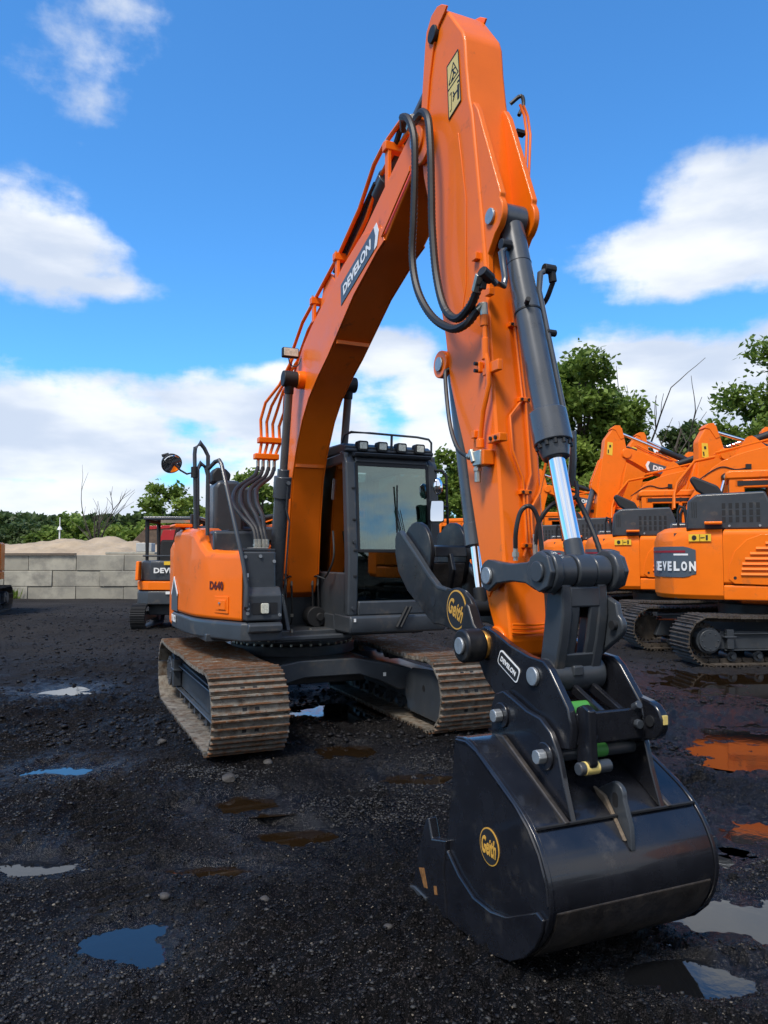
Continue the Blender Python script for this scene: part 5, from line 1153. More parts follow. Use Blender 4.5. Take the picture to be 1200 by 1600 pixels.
c = copy_tree(far); tag(c, 'orange excavator standing right of the photographer, seen mirrored in the cab glass', 'excavator'); pose(c, (7.6, 2.0, 0), 60, 8, 0)

# ------------------------------------------------------------------ mini excavator
ME = empty('mini_excavator', (-4.80, 17.6, 0), R(94)); tag(ME, 'small canopy excavator with dark counterweight parked in front of the block wall', 'mini excavator')
def MP(nm, bm, m, bevel=0., parent=None, **k): return finish(nm, bm, m, parent or ME, bevel, **k)
sh2 = shoe_mesh('rubber_track_lug', .32, .105, BLACKM)
for yc in (-.62, .62):
    bm = BM(); bx(bm, -.7, .7, yc - .08, yc + .08, .17, .38); fr = MP('track_frame', bm, CHAR, .02)
    for x in (-.75, .75):
        bm = BM(); ycyl(bm, x, .27, yc - .1, yc + .1, .19, 20); MP('idler_wheel', bm, CHAR, .01, parent=fr)
    bm = BM(); ring = []
    for k, rr_ in ((0, .268), (1, .235)):
        P = [(.75 + rr_ * math.sin(t), .27 + rr_ * math.cos(t)) for t in np.linspace(0, math.pi, 13)] + [(-.75 - rr_ * math.sin(t), .27 - rr_ * math.cos(t)) for t in np.linspace(0, math.pi, 13)]
        ring.append(P)
    n_ = len(ring[0]); V = [[bm.verts.new((x, y, z)) for x, z in P] for P in ring for y in (yc - .16, yc + .16)]
    for i in range(n_):
        j = (i + 1) % n_
        bm.faces.new((V[0][i], V[0][j], V[1][j], V[1][i])); bm.faces.new((V[2][i], V[3][i], V[3][j], V[2][j])); bm.faces.new((V[0][i], V[2][i], V[2][j], V[0][j])); bm.faces.new((V[1][i], V[1][j], V[3][j], V[3][i]))
    MP('rubber_track', bm, BLACKM, parent=fr)
    for x, z, a in track_path(.75, -.75, .27, .262, 44, .0):
        link('track_lug', sh2, fr, Matrix.Translation((x, yc, z)) @ Matrix.Rotation(a, 4, 'Y'))
bm = BM(); bx(bm, -.5, .5, -.5, .5, .3, .55); cyl(bm, (0, 0, .5), (0, 0, .62), .4, None, 24); MP('carbody', bm, CHAR, .02)
mp = [(.3, -.78), (-.3, -.80), (-.62, -.70), (-.80, -.45), (-.86, 0), (-.80, .45), (-.62, .70), (-.3, .80), (.3, .78)]
MP('lower_counterweight', shell(mp, [.55] * 9, [.86] * 9, .35, .05, (-.1, 0)), CHAR, .006, ang=24)
o = MP('orange_band', shell(mp, [.87] * 9, [1.06] * 9, .35, .02, (-.1, 0)), ORANGE2, .004, ang=24)
mq = [(a * .97, b * .9) for a, b in mp]
o = MP('rear_hood', shell(mq, [1.07] * 9, [1.52] * 9, .4, .05, (-.1, 0)), CHAR, .006, ang=24)
text('DEVELON', o, WHITE, (-.855, -.08, 1.30), (0, -1, 0), (0, 0, 1), .80, .12, 'lettering', bold=.04)
bm = BM(); bx(bm, -.862, -.852, -.15, .1, 1.42, 1.50); MP('warning_decal', bm, YELV, parent=o)
bm = BM(); bx(bm, -.885, -.865, -.12, .05, .78, .84); MP('small_label', bm, WHITE)
bm = BM(); bx(bm, -.5, .6, -.72, .72, .6, 1.1); MP('floor_deck', bm, CHAR, .03)
for s in (-1, 1):
    bm = BM(); prism(bm, [(-.82, 1.08), (-.5, 1.08), (-.5, 1.5), (-.74, 1.5)], s * .66, s * .735); MP('side_cover', bm, ORANGE2 , .02)
    bm = BM(); tube(bm, [(-.55, s * .54, 1.5), (-.58, s * .54, 2.40), (.55, s * .54, 2.40), (.62, s * .54, 1.0)], .035, 10); MP('canopy_post', bm, BLACKM)
bm = BM(); bx(bm, -.72, .78, -.66, .60, 2.42, 2.50); MP('canopy', bm, CYLG, .02)
bm = BM(); bx(bm, -.45, .05, -.25, .25, 1.2, 1.35); bx(bm, -.5, -.38, -.27, .27, 1.3, 1.98); MP('seat', bm, CLOTH, .05)
bm = BM(); tube(bm, [(-.6, -.62, 1.62), (-.6, .62, 1.62)], .02, 8); MP('cross_bar', bm, CHAR)
bm = BM(); prism(bm, [(.5, .8), (.8, .8), (1.5, 2.0), (2.3, 2.2), (2.3, 2.35), (1.4, 2.25)], -.1, .1); MP('boom', bm, ORANGE2, .01)
bm = BM(); prism(bm, [(2.2, 2.4), (2.35, 2.3), (2.5, .8), (2.35, .8)], -.08, .08); prism(bm, [(2.3, .8), (2.7, .7), (2.7, .3), (2.3, .2)], -.25, .25); MP('stick', bm, ORANGE2, .01)

# ------------------------------------------------------------------ block wall
random.seed(3)
WB = mat('cast_concrete', (.36, .34, .28), .9, var=.16, vscale=1.3, bump=.35, bscale=14, dirt=(.23, .22, .19), dscale=1.6, damt=.6, objrand=.13)
wall = empty('block_wall', (-6.0, 29.4, 0)); tag(wall, 'pale concrete block wall three courses high in front of the sand', 'wall')
WB2 = mat('whitish_block', (.42, .43, .42), .8, var=.1)
bw, bh = 1.83, .605
for r_ in range(3):
    for k in range(-4, 9):
        x = -1.2 - k * bw - (bw / 2 if r_ % 2 else 0)
        bm = BM(); bx(bm, -bw / 2 + .008, bw / 2 - .008, -.3, .3, -bh / 2 + .006, bh / 2 - .006)
        o = finish('concrete_block', bm, WB, wall, .018)
        o.location = (x + random.uniform(-.008, .008), random.uniform(-.03, .03), -.14 + bh / 2 + r_ * bh)
        o.rotation_euler = (0, 0, random.uniform(-.008, .008))
bm = BM(); bx(bm, -8.4, -5.6, -.38, -.2, 1.68, 1.735); tb_ = finish('timber_plank', bm, mat('dark_timber', (.05, .035, .028), .85, var=.3), None, .008)
tb_.location = (-6.0, 29.4, 0); tag(tb_, 'dark timber plank lying along the top of the block wall', 'plank')
o = tb_; o.location.x += -0.2
bm = BM(); bx(bm, -.95, .95, -.32, .32, -.05, .05); o = finish('loose_concrete_slab', bm, WB, None, .02); o.location = (-9.75, 29.5, 1.735); tag(o, 'flat pale concrete slab lying on the wall behind the mini excavator', 'slab')

bm = BM(); bx(bm, -.3, .3, -.25, .25, 0, .34); o = finish('pale_block', bm, WB2, None, .02); o.location = (-9.25, 29.5, 1.79); tag(o, 'small whitish block standing on the slab beside the mini excavator', 'block')
# ------------------------------------------------------------------ numpy noise for terrain
rs = np.random.RandomState(11); TAB = rs.rand(256, 256)
def vn(x, y):
    xi = np.floor(x).astype(int); yi = np.floor(y).astype(int); fx_ = x - xi; fy_ = y - yi
    fx_ = fx_ * fx_ * (3 - 2 * fx_); fy_ = fy_ * fy_ * (3 - 2 * fy_)
    a = TAB[xi & 255, yi & 255]; b = TAB[(xi + 1) & 255, yi & 255]; c = TAB[xi & 255, (yi + 1) & 255]; d = TAB[(xi + 1) & 255, (yi + 1) & 255]
    return (a * (1 - fx_) + b * fx_) * (1 - fy_) + (c * (1 - fx_) + d * fx_) * fy_
def fbm(x, y, o=4, g=.5):
    s = 0; a = 1; t = 0
    for i in range(o): s = s + a * vn(x * 2 ** i + 17.3 * i, y * 2 ** i + 5.1 * i); t += a; a *= g
    return s / t - .5
def grid_mesh(name, xs, ys, hf, m, **k):
    X, Y = np.meshgrid(xs, ys); Z = hf(X, Y); nx, ny = len(xs), len(ys)
    co = np.stack([X, Y, Z], -1).reshape(-1, 3).astype(np.float32)
    i = np.arange(nx * ny).reshape(ny, nx); f = np.stack([i[:-1, :-1], i[:-1, 1:], i[1:, 1:], i[1:, :-1]], -1).reshape(-1, 4)
    me = bpy.data.meshes.new(name); me.vertices.add(len(co)); me.vertices.foreach_set('co', co.ravel())
    me.loops.add(f.size); me.loops.foreach_set('vertex_index', f.ravel().astype(np.int32))
    me.polygons.add(len(f)); me.polygons.foreach_set('loop_start', np.arange(0, f.size, 4, dtype=np.int32)); me.polygons.foreach_set('loop_total', np.full(len(f), 4, np.int32))
    me.polygons.foreach_set('use_smooth', np.ones(len(f), bool)); me.update(); me.materials.append(m)
    return link(name, me)
# puddles: x, y, rx, ry, depth, kind
PUD = [(-1.20, 3.70, .24, .24, .07, 0), (-2.05, 4.40, .32, .15, .07, 0), (-2.40, 5.80, .34, .24, .07, 0), (-2.5, 5.62, .12, .10, .035, 0), (-3.85, 9.2, .42, .42, .045, 0), (-4.4, 9.3, .2, .12, .04, 0),
       (-.92, 5.27, .36, .20, .04, 1), (-.62, 4.90, .32, .20, .04, 1), (-1.31, 5.10, .12, .12, .035, 0), (-.27, 6.4, .34, .26, .045, 1), (-.95, 4.45, .38, .10, .03, 1), (.25, 5.85, .4, .16, .035, 1),
       (3.55, 7.2, 1.05, 1.05, .06, 0), (4.7, 9.9, 2.2, 1.15, .06, 1), (2.5, 5.1, .42, .42, .045, 0), (2.0, 4.75, .28, .2, .04, 0), (1.85, 3.95, .5, .30, .045, 0), (1.38, 3.42, .34, .16, .04, 0), (-.35, 8.0, .6, .5, .04, 0), (3.0, 6.3, .3, .25, .03, 0)]
TREADS = [(-3.1, 7.6, 96, .28, 1.9), (-1.75, 4.9, 118, .22, 1.4), (.55, 3.0, 8, .20, 1.0), (-2.6, 3.6, 70, .2, .9), (1.9, 8.6, 70, .3, 2.0)]
def wetm(X, Y):
    w = np.zeros_like(X)
    for (a, b, rx, ry, dp, k) in PUD: w = np.maximum(w, np.exp(-np.clip(((X - a) / rx) ** 2 + ((Y - b) / ry) ** 2 - .8, 0, 30) * .55))
    return w
def base(X, Y):
    lx = (X - O.x) * fwd.x + (Y - O.y) * fwd.y
    t = np.clip((lx - 2.1) / 1.9, 0, 1); return -.215 * t * t * (3 - 2 * t)
def gh(X, Y):
    d = np.hypot(X, Y); near_ = np.clip(1.9 - d / 26, .0, 1)
    h = base(X, Y) + fbm(X * .7, Y * .7, 3) * .07 * near_ + fbm(X * 3.1 + 9, Y * 3.1, 4, .6) * .068 * near_
    h += (np.abs(fbm(X * 9, Y * 9 + 3, 3, .6)) * -.045 + .012) * near_
    h += np.clip(fbm(X * 26 + 4, Y * 26, 2, .7), .0, .5) * .018 * np.clip(1.4 - d / 9, 0, 1)
    wob = 1 + fbm(X * 4 + 31, Y * 4, 5, .72) * 2.3
    for (a, b, rx, ry, dp, k) in PUD:
        e = np.sqrt(((X - a) / rx) ** 2 + ((Y - b) / ry) ** 2) * wob
        q = np.exp(-e ** 3 * 1.2); B_ = base(X, Y)
        Bc = float(base(np.array(float(a)), np.array(float(b)))); h = h * (1 - q) + (Bc + (h - B_) * .58 - .036) * q + .012 * np.exp(-((e - 1.3) / .3) ** 2)
        er = np.sqrt(((X - a) / rx) ** 2 + ((Y - b) / ry) ** 2); m_ = np.clip((er - .95) / .2, 0, 1) * np.clip((1.75 - er) / .35, 0, 1); h = h + m_ * np.maximum(0, Bc - .011 - h)
    # clods pushed up by the machines, and tread prints they left
    patch = np.clip(fbm(X * .55 + 40, Y * .55 + 7, 3) * 4 + .5, 0, 1) * np.clip(1.7 - d / 17, 0, 1)
    clod = np.clip(np.abs(fbm(X * 6 + 3, Y * 6 + 8, 4, .62)) * 2.2 - .12, 0, .5)
    h += clod * .12 * patch * (1 - wetm(X, Y))
    for (a, b, ang, wd, ln) in TREADS:
        ca, sa = math.cos(R(ang)), math.sin(R(ang)); u_ = (X - a) * ca + (Y - b) * sa; v_ = -(X - a) * sa + (Y - b) * ca + .06 * np.sin(u_ * 1.3)
        m_ = np.clip(1.2 - np.abs(v_) / wd * 1.2, 0, 1) * np.clip(1.1 - np.abs(u_) / ln, 0, 1); m_ = np.clip(m_ * 4, 0, 1)
        h += m_ * (-.016 + .017 * np.clip(np.sin(u_ * 2 * math.pi / .085) * 1.6, -1, 1)) * (1 - wetm(X, Y))
    return h
def axis(lo, hi, fine, a, b):
    xs = list(np.arange(a, b, fine)); s = fine; x = b
    while x < hi: xs.append(x); s *= 1.02; x += s
    xs.append(hi); s = fine; x = a - fine; left = []
    while x > lo: left.append(x); s *= 1.02; x -= s
    left.append(lo); return np.array(left[::-1] + xs)
GR = bpy.data.materials.new('wet_black_gravel_ground'); GR.use_nodes = True
t = GR.node_tree; n = t.nodes; l = t.links; b = n['Principled BSDF']
ge = n.new('ShaderNodeNewGeometry')
def noise_(sc, det=6, ro=.6):
    q_ = n.new('ShaderNodeTexNoise'); q_.inputs['Scale'].default_value = sc; q_.inputs['Detail'].default_value = det; q_.inputs['Roughness'].default_value = ro; l.new(ge.outputs['Position'], q_.inputs['Vector']); return q_
def ramp_(src, a, bb, ca, cb):
    r = n.new('ShaderNodeValToRGB'); l.new(src, r.inputs[0]); r.color_ramp.elements[0].position = a; r.color_ramp.elements[1].position = bb
    r.color_ramp.elements[0].color = (*ca, 1); r.color_ramp.elements[1].color = (*cb, 1); return r
n1 = noise_(1.1, 8, .65); n2 = noise_(38, 5, .7); n3 = noise_(.28, 5)
r1 = ramp_(n1.outputs['Fac'], .32, .68, (.0020, .0020, .0026), (.0065, .0062, .0070))
vo = n.new('ShaderNodeTexVoronoi'); vo.inputs['Scale'].default_value = 130; l.new(ge.outputs['Position'], vo.inputs['Vector'])
sepc = n.new('ShaderNodeSeparateColor'); l.new(vo.outputs['Color'], sepc.inputs[0])
r2 = ramp_(sepc.outputs[0], .78, .99, (.6, .6, .6), (9, 8.0, 7.0))
mx = n.new('ShaderNodeMix'); mx.data_type = 'RGBA'; mx.blend_type = 'MULTIPLY'; mx.inputs['Factor'].default_value = 1; l.new(r1.outputs[0], mx.inputs['A']); l.new(r2.outputs[0], mx.inputs['B'])
# drier, paler ground further off
sp_ = n.new('ShaderNodeSeparateXYZ'); l.new(ge.outputs['Position'], sp_.inputs[0])
mrr = n.new('ShaderNodeMapRange'); mrr.inputs['From Min'].default_value = 8; mrr.inputs['From Max'].default_value = 16; mrr.inputs['To Max'].default_value = .85; l.new(sp_.outputs['Y'], mrr.inputs['Value'])
mx2 = n.new('ShaderNodeMix'); mx2.data_type = 'RGBA'; l.new(mrr.outputs[0], mx2.inputs['Factor']); l.new(mx.outputs['Result'], mx2.inputs['A']); r3 = ramp_(n3.outputs['Fac'], .35, .65, (.022, .020, .019), (.052, .046, .041)); l.new(r3.outputs[0], mx2.inputs['B'])
l.new(mx2.outputs['Result'], b.inputs['Base Color'])
rg = ramp_(n1.outputs['Fac'], .38, .62, (.30, .30, .30), (.85, .85, .85)); wa = n.new('ShaderNodeAttribute'); wa.attribute_name = 'wet'; wm = n.new('ShaderNodeMix'); wm.data_type = 'FLOAT'; l.new(wa.outputs['Fac'], wm.inputs[0]); l.new(rg.outputs[0], wm.inputs[2]); wm.inputs[3].default_value = .16; wf = n.new('ShaderNodeMix'); wf.data_type = 'FLOAT'; l.new(mrr.outputs[0], wf.inputs[0]); l.new(wm.outputs[0], wf.inputs[2]); wf.inputs[3].default_value = 1.0; l.new(wf.outputs[0], b.inputs['Roughness'])
wsp = n.new('ShaderNodeMapRange'); l.new(wa.outputs['Fac'], wsp.inputs['Value']); wsp.inputs['To Min'].default_value = .14; wsp.inputs['To Max'].default_value = .5
l.new(wsp.outputs[0], b.inputs['Specular IOR Level'])
bp1 = n.new('ShaderNodeBump'); bp1.inputs['Strength'].default_value = .9; bp1.inputs['Distance'].default_value = .010; l.new(n2.outputs['Fac'], bp1.inputs['Height'])
bp2 = n.new('ShaderNodeBump'); bp2.inputs['Strength'].default_value = .8; bp2.inputs['Distance'].default_value = .004; l.new(vo.outputs['Distance'], bp2.inputs['Height']); bp2.invert = True
n5 = noise_(7, 7, .7); bp3 = n.new('ShaderNodeBump'); bp3.inputs['Strength'].default_value = .8; bp3.inputs['Distance'].default_value = .08; l.new(n5.outputs['Fac'], bp3.inputs['Height']); l.new(bp3.outputs[0], bp1.inputs['Normal']); l.new(bp1.outputs[0], bp2.inputs['Normal']); l.new(bp2.outputs[0], b.inputs['Normal'])
n6 = noise_(2.2, 9, .75); bp4 = n.new('ShaderNodeBump'); bp4.inputs['Strength'].default_value = 1; bp4.inputs['Distance'].default_value = .10; l.new(n6.outputs['Fac'], bp4.inputs['Height']); l.new(bp4.outputs[0], bp3.inputs['Normal'])
GROUND = grid_mesh('ground', axis(-420, 420, .019, -2.9, 2.9), axis(-40, 900, .019, 2.4, 7.2), gh, GR); tag(GROUND, kind='structure')
co_ = np.empty(len(GROUND.data.vertices) * 3, dtype=np.float32); GROUND.data.vertices.foreach_get('co', co_); co_ = co_.reshape(-1, 3)
at_ = GROUND.data.attributes.new('wet', 'FLOAT', 'POINT'); at_.data.foreach_set('value', wetm(co_[:, 0], co_[:, 1]).astype(np.float32))
# water sheets lying in the dips
WATER = mat('puddle_water', (.006, .0065, .0075), .03, var=0, bump=.05, bscale=14); WATER.node_tree.nodes['Principled BSDF'].inputs['Specular IOR Level'].default_value = .75
WATER2 = mat('muddy_puddle_water', (.014, .008, .0035), .03, var=.2, vscale=4); WATER2.node_tree.nodes['Principled BSDF'].inputs['Specular IOR Level'].default_value = .6
for (a, b_, rx, ry, dp, k) in PUD:
    lev = float(base(np.array(a), np.array(b_))) - .019
    bm = BM(); P = [(math.cos(t_) * rx * 1.3, math.sin(t_) * ry * 1.3, 0) for t_ in np.linspace(0, 2 * math.pi, 37)[:-1]]
    bm.faces.new([bm.verts.new(p) for p in P]); o = finish('puddle', bm, WATER2 if k else WATER); o.location = (a, b_, lev); tag(o, kind='structure')
# loose stones
def stones(name, n_, m, smin, smax, seed, reg=(-3.6, 4.2, 2.3, 9.5), pw=1.7, spots=None):
    r = np.random.RandomState(seed); d = reg[2] + (reg[3] - reg[2]) * r.rand(n_) ** pw
    x = (r.rand(n_) - .5) * 1.25 * d; y = d
    if spots:
        w_ = r.randint(0, len(spots), n_); s_ = np.array(spots)[w_]; x = s_[:, 0] + r.randn(n_) * s_[:, 2]; y = s_[:, 1] + r.randn(n_) * s_[:, 3]
    keep = np.ones(n_, bool)
    for (a, b_, rx, ry, dp, k) in PUD: keep &= ((x - a) / rx) ** 2 + ((y - b_) / ry) ** 2 > 1.0
    x = x[keep]; y = y[keep]; c = len(x); s = smin + (smax - smin) * r.rand(c) ** 4
    ic = BM(); bmesh.ops.create_icosphere(ic, subdivisions=1, radius=1); ic.verts.ensure_lookup_table()
    V = np.array([v_.co[:] for v_ in ic.verts]); F = np.array([[v_.index for v_ in f.verts] for f in ic.faces]); ic.free()
    z = gh(x, y) + s * .25
    sc = np.stack([s * (.8 + r.rand(c) * .8), s * (.8 + r.rand(c) * .8), s * (.5 + r.rand(c) * .4)], -1)
    jit = 1 + (r.rand(c, len(V), 1) - .5) * .8
    P = V[None] * jit * sc[:, None, :]; a = r.rand(c) * 6.28; ca, sa = np.cos(a)[:, None], np.sin(a)[:, None]
    P = np.stack([P[..., 0] * ca - P[..., 1] * sa, P[..., 0] * sa + P[..., 1] * ca, P[..., 2]], -1) + np.stack([x, y, z], -1)[:, None]
    co = P.reshape(-1, 3).astype(np.float32); f = (F[None] + (np.arange(c) * len(V))[:, None, None]).reshape(-1, 3)
    me = bpy.data.meshes.new(name); me.vertices.add(len(co)); me.vertices.foreach_set('co', co.ravel()); me.loops.add(f.size); me.loops.foreach_set('vertex_index', f.ravel().astype(np.int32))
    me.polygons.add(len(f)); me.polygons.foreach_set('loop_start', np.arange(0, f.size, 3, dtype=np.int32)); me.polygons.foreach_set('loop_total', np.full(len(f), 3, np.int32)); me.update(); me.materials.append(m)
    o = link(name, me); tag(o, kind='stuff'); return o
DST = mat('dark_wet_stone', (.008, .008, .0095), .55, var=.5, vscale=14, bump=.3, spec=.25)
PST = mat('pale_stone', (.13, .11, .085), .7, var=.5, vscale=9)
tag(stones('dark_gravel', 60000, DST, .0016, .0095, 1), 'dark wet gravel strewn over the yard', 'gravel', kind='stuff')
tag(stones('coarse_gravel', 22000, GST if 'GST' in globals() else DST, .006, .030, 8, reg=(0, 0, 6.5, 24), pw=1.25), 'coarse dark gravel and clods on the yard farther back', 'gravel', kind='stuff')
tag(stones('pale_gravel', 12000, PST, .0012, .0055, 2), 'scattered pale grit over the black ground', 'gravel', kind='stuff')
GST = mat('grey_gravel', (.026, .025, .024), .6, var=.6, vscale=12)
tag(stones('loose_gravel_patch', 13000, GST, .0022, .0105, 5, spots=[(.15, 5.45, .22, .16), (-.15, 5.2, .25, .12), (-1.3, 5.75, .25, .10), (.45, 6.1, .2, .12), (-1.9, 3.9, .4, .3), (-.5, 3.4, .5, .25), (-1.6, 3.3, .5, .2), (.6, 2.9, .5, .2), (-2.2, 5.1, .4, .3), (2.3, 4.4, .2, .3), (-3.2, 6.8, .4, .4)]), 'loose grey gravel gathered in patches on the mud', 'gravel', kind='stuff')
for (px_, py_, s) in [(-1.13, 5.62, .05), (-.62, 4.05, .03), (.02, 3.78, .022), (-1.9, 6.6, .04), (-1.15, 4.1, .03), (-.9, 6.0, .035)]:
    bm = BM(); bmesh.ops.create_icosphere(bm, subdivisions=2, radius=s)
    for v_ in bm.verts: v_.co *= 1 + mnoise.noise(v_.co * 22 + Vector((px_, py_, 0))) * .5; v_.co.z *= .65
    o = finish('loose_stone', bm, mat('grey_stone', (.045, .042, .04), .75, var=.3, vscale=12, bump=.4) if 'grey_stone' not in MATS else MATS['grey_stone'], None, ang=50)
    o.location = (px_, py_, float(gh(np.array(px_), np.array(py_))) + s * .3); tag(o, {-1.13: 'fist sized grey stone near the foot of the left track', -.62: 'small grey stone left of the bucket on the black gravel', .02: 'small stone just left of the bucket cutting edge', -1.9: 'grey stone lying left of the left track', -1.15: 'small stone above the nearest blue puddle'}.get(px_, 'small stone between brown puddles and left track'), 'stone', 'loose stones')

# ------------------------------------------------------------------ sand heap
SAND = mat('pale_sand', (.40, .31, .21), .95, var=.14, vscale=1.2, bump=.9, bscale=3.5, dirt=(.30, .23, .155), dscale=.8, damt=.4)
def sh_(X, Y):
    h = np.zeros_like(X)
    for (a, b_, r, ht) in [(-13.4, 33.2, 3.0, 2.55), (-12.2, 33.4, 3.1, 2.6), (-10.9, 33.2, 3.0, 2.5), (-9.7, 32.8, 2.4, 2.25), (-15.2, 33.2, 2.6, 2.45), (-16.8, 32.8, 2.6, 2.35), (-18.6, 33.2, 3.5, 2.5), (-20.5, 33.2, 3.5, 2.45), (-24, 34, 4, 2.5), (-12.2, 31.8, 2.0, 2.1), (-14.6, 31.9, 2.0, 2.05)]:
        d = np.sqrt((X - a) ** 2 + ((Y - b_) * 1.1) ** 2); h = np.maximum(h, ht - np.sqrt((d * .50) ** 2 + .6) * .75 + .36)
    return np.maximum(h + fbm(X * .9, Y * .9, 5, .55) * .55, -.2)
so = grid_mesh('sand_heap', np.arange(-28, -5.8, .09), np.arange(29.8, 38.5, .09), sh_, SAND); tag(so, 'pale sand heaped up behind the concrete block wall', 'sand', kind='stuff')

# ------------------------------------------------------------------ tipper truck behind the wall
RED = mat('red_truck_paint', (.35, .015, .02), .4, coat=.3, var=.1); RUST = mat('rusty_steel', (.10, .07, .05), .8, var=.4, vscale=4)
TT = empty('tipper_truck', (-12.0, 35.8, 0), R(0)); TT.scale = (.86, .86, .86); tag(TT, 'red tipper truck with empty body standing behind the sand heap', 'truck')
bm = BM(); prism(bm, [(0, 1.5), (2.6, 1.9), (2.9, 3.45), (1.2, 3.35), (-.2, 1.9)], -1.2, -1.12); prism(bm, [(0, 1.5), (2.6, 1.9), (2.9, 3.45), (1.2, 3.35), (-.2, 1.9)], 1.12, 1.2); prism(bm, [(0, 1.5), (2.6, 1.9), (2.6, 1.98), (0, 1.58)], -1.12, 1.12); prism(bm, [(2.55, 1.9), (2.65, 1.9), (2.95, 3.45), (2.85, 3.45)], -1.12, 1.12); finish('tipper_body', bm, RUST, TT, .02)
bm = BM(); prism(bm, [(1.2, 3.3), (2.9, 3.4), (2.92, 3.55), (1.25, 3.5)], -1.24, -1.1); prism(bm, [(1.75, 2.0), (2.6, 2.0), (2.85, 3.3), (2.2, 3.3)], -1.23, -1.205); finish('body_rail', bm, RED, TT, .02)
bm = BM(); bx(bm, 2.9, 4.8, -1.15, 1.15, 1.0, 2.9); finish('truck_cab', bm, RED, TT, .08)
bm = BM(); bx(bm, 3.1, 4.6, -1.16, -1.152, 1.9, 2.6); finish('side_window', bm, GLASSD, TT)
for x in (.6, 1.8, 4.0):
    for y in (-1.0, 1.0):
        bm = BM(); ycyl(bm, x, .5, y - .15, y + .15, .5, 24); finish('wheel', bm, RUB, TT, .03)
bm = BM(); bx(bm, 0, 4.6, -.4, .4, .8, 1.2); finish('chassis', bm, CHAR, TT)

# ------------------------------------------------------------------ trees
def leafmat(name, c1, c2, sub=.25):
    m = bpy.data.materials.new(name); m.use_nodes = True; t = m.node_tree; n = t.nodes; l = t.links; b = n['Principled BSDF']
    tcn = n.new('ShaderNodeNewGeometry'); q_ = n.new('ShaderNodeTexNoise'); q_.inputs['Scale'].default_value = .8; q_.inputs['Detail'].default_value = 8; q_.inputs['Roughness'].default_value = .75
    l.new(tcn.outputs['Position'], q_.inputs['Vector']); r = n.new('ShaderNodeValToRGB'); l.new(q_.outputs['Fac'], r.inputs[0])
    r.color_ramp.elements[0].position = .36; r.color_ramp.elements[1].position = .66; r.color_ramp.elements[0].color = (*c1, 1); r.color_ramp.elements[1].color = (*c2, 1)
    l.new(r.outputs[0], b.inputs['Base Color']); b.inputs['Roughness'].default_value = .55; b.inputs['Specular IOR Level'].default_value = .3
    tr = n.new('ShaderNodeBsdfTranslucent'); l.new(r.outputs[0], tr.inputs[0]); mi = n.new('ShaderNodeMixShader'); mi.inputs[0].default_value = sub
    l.new(b.outputs[0], mi.inputs[1]); l.new(tr.outputs[0], mi.inputs[2]); l.new(mi.outputs[0], n['Material Output'].inputs[0]); return m
LG = leafmat('broadleaf_green', (.085, .135, .022), (.24, .34, .06), .45)
LG2 = leafmat('yellow_green_leaf', (.12, .18, .028), (.33, .42, .08), .45)
LGD = leafmat('dark_green_leaf', (.035, .062, .020), (.11, .16, .045), .4)
LBR = leafmat('browning_leaf', (.10, .07, .025), (.22, .14, .05))
BARK = mat('grey_bark', (.075, .062, .05), .9, var=.3, vscale=5, bump=.6, bscale=12)
